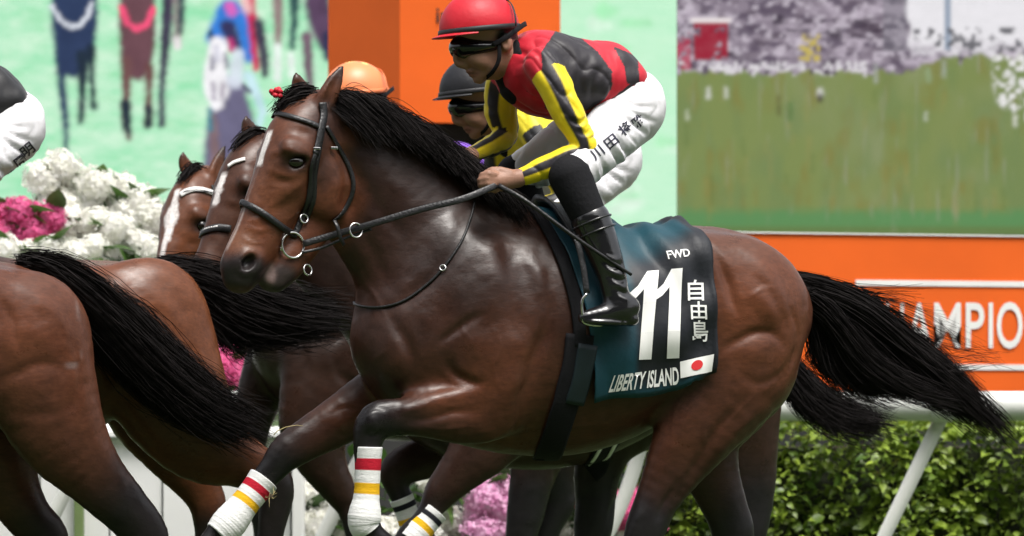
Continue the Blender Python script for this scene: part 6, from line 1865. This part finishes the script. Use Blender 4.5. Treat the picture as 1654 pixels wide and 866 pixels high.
def simple_bridle(label, fr, V, F, straps, mats):
    root = empty('bridle', fr.M); tag(root, label, 'bridle'); S = Skin(fr, V, F)
    for nm, pts, w, m in straps:
        v, f = S.strap(pts, w, thick=.006); mesh_obj(nm, v, f, mats[m], root)
M_WSTRAP = simple('white_strap', (.75, .75, .73), rough=.5)
simple_bridle('striped black and white browband bridle on the blazed bay horse', FC, CHV, CHF, [('browband', [(292, 316), (304, 309), (322, 307), (342, 312)], .022, 'w'), ('browband_lining', [(294, 312.5), (306, 310), (322, 309.5), (341, 313)], .009, 'k'), ('headpiece', [(342, 300), (345, 320), (346, 345)], .016, 'k')], dict(w=M_WSTRAP, k=M_LEATHER))
simple_bridle('dark bridle with white browband and noseband on the star-faced horse', FD, DHV, DHF, [('browband', [(370, 270), (380, 263), (396, 258)], .014, 'w'), ('noseband', [(318, 384), (332, 374), (352, 368), (372, 370)], .026, 'k'), ('noseband_edge', [(320, 379), (334, 371), (352, 366)], .006, 'w')], dict(w=M_WSTRAP, k=M_LEATHER))

def plain_paint(col, col2=None):
    def f(V):
        c = np.tile(lin(col), (len(V), 1))
        if col2 is not None:
            for A, ph in ((ARM_N, 2.3), (ARM_F, .6)):
                d, t, cc = sleeve_stripes(V, c, A, lin(col), lin(col2), 2, ph)
                m = (d < .075) & (t > .1); c[m] = cc[m]
        return c
    return f
rider(FD, 'jockey in black helmet and yellow silks half hidden behind the red-helmeted jockey', .009, plain_paint((.80, .66, .03), (.02, .02, .022)), helmet=(.012, .012, .015))
def orange_cap():
    m, nt, b = mat_new('orange_silk_cap')
    tc = N(nt, 'ShaderNodeTexCoord'); no = N(nt, 'ShaderNodeTexVoronoi'); no.inputs['Scale'].default_value = 9
    cr = N(nt, 'ShaderNodeValToRGB'); cr.color_ramp.elements[0].color = (.9, .66, .2, 1); cr.color_ramp.elements[0].position = .22; cr.color_ramp.elements[1].color = (.88, .26, .10, 1); cr.color_ramp.elements[1].position = .28
    nt.links.new(tc.outputs['Object'], no.inputs['Vector']); nt.links.new(no.outputs['Distance'], cr.inputs['Fac']); nt.links.new(cr.outputs['Color'], b.inputs['Base Color']); b.inputs['Roughness'].default_value = .4
    return m
rider(FC, 'jockey in orange starred cap mostly hidden behind the leading horse mane', .011, plain_paint((.16, .05, .42)), helmet_mat=orange_cap(), droop=.15, band=(.8, .22, .08))
FR = Frame(FG.x0, FG.y0, 22.0, 0)
RX = FM.L(1072, 190, 0)
FR = Frame.placed(0.45, 22.0, -.035, RX, 76)
GR, GBK = rider(FR, 'jockey in white breeches and black jacket cut off by the picture edge', .008, plain_paint((.014, .014, .016)))
def left_letters():
    S = Skin(FR, *GBK); ink = simple('ink_print', (.03, .03, .04), rough=.6)
    for ch, x, y in (('周', 32, 262), ('俊', 22, 284), ('樂', 10, 306), ('明', 44, 242)):
        cc = np.array((x, y), float); ex = np.array((.77, -.6)) * 11; ey = np.array((-.6, -.77)) * 10
        print_on(S, 'name_character', text_mesh(ch, bold=.02), [cc - ex - ey, cc + ex - ey, cc + ex + ey, cc - ex + ey], ink, GR, off=.002)
left_letters()
leg_wrap(FD, [(703, 826, 22), (690, 842, 21), (676, 858, 23), (664, 874, 24)], 'white bandage with black and yellow rings on the outstretched leg below the belly', [(.14, .28, BLK), (.44, .60, YEL)], 'bandages of the star-faced horse', -.15)
leg_wrap(FD, [(648, 804, 20), (656, 824, 19), (664, 846, 20), (672, 866, 23)], 'white bandage with black and yellow rings on the bent leg below the belly', [(.14, .28, BLK), (.50, .62, YEL)], 'bandages of the star-faced horse', .15)

def far_girth():
    root = empty('girth', FD.M); tag(root, 'black girth with two pale stripes under the belly of the star-faced horse', 'girth'); S = Skin(FD, DHV, DHF)
    for nm, pts, w, m in (('webbing', [(990, 700), (978, 722), (962, 748), (950, 760)], .10, M_SUEDE), ('stripe', [(996, 706), (984, 728), (968, 752)], .018, M_WSTRAP), ('stripe', [(976, 706), (964, 728), (950, 750)], .016, M_WSTRAP)):
        v, f = S.strap(pts, w, thick=.006 if nm == 'webbing' else .003, off=.003 if nm == 'webbing' else .010); mesh_obj(nm, v, f, m, root)
far_girth()
def clods():
    """bits of turf kicked up by the runners"""
    rg = np.random.default_rng(12); m = simple('torn_turf', (.05, .035, .018), rough=.95, bump=1, bscale=30); g = simple('straw_blade', (.42, .34, .16), rough=.7)
    for lab, px, py, Y, s in (('small clod of turf with straw beside the outstretched bandaged leg', 438, 802, -.32, 1.0),):
        b = at(px, py, Y); root = empty('turf_clod', Matrix.Translation(b)); tag(root, lab, 'turf clod', 'turf kicked up by the hooves')
        bm = bmesh.new(); bmesh.ops.create_icosphere(bm, subdivisions=2, radius=.008 * s)
        for v in bm.verts: v.co *= 1 + rg.normal(0, .25)
        bm_obj('soil', bm, m, root, True)
        for k in range(7 if s > .8 else 2):
            d = Vector(rg.normal(0, 1, 3)).normalized() * rg.uniform(.015, .035) * s; e = d + Vector(rg.normal(0, .012, 3)) * s
            V, F = tube([(0, 0, 0), tuple(d * .6), tuple(e)], [.0011, .001, .0004], 5); mesh_obj('straw', V, F, g, root)
    P = [at(x, y, -.42) for x, y in ((442, 703), (448, 696), (462, 690), (478, 687), (490, 688))]; b = P[0]
    V, F = tube([tuple(p - b) for p in P], [.0018, .0016, .0013, .001, .0005], 6); o = mesh_obj('straw', V, F, g); o.location = b; tag(o, 'pale curved straw caught above the outstretched foreleg', 'straw')
clods()
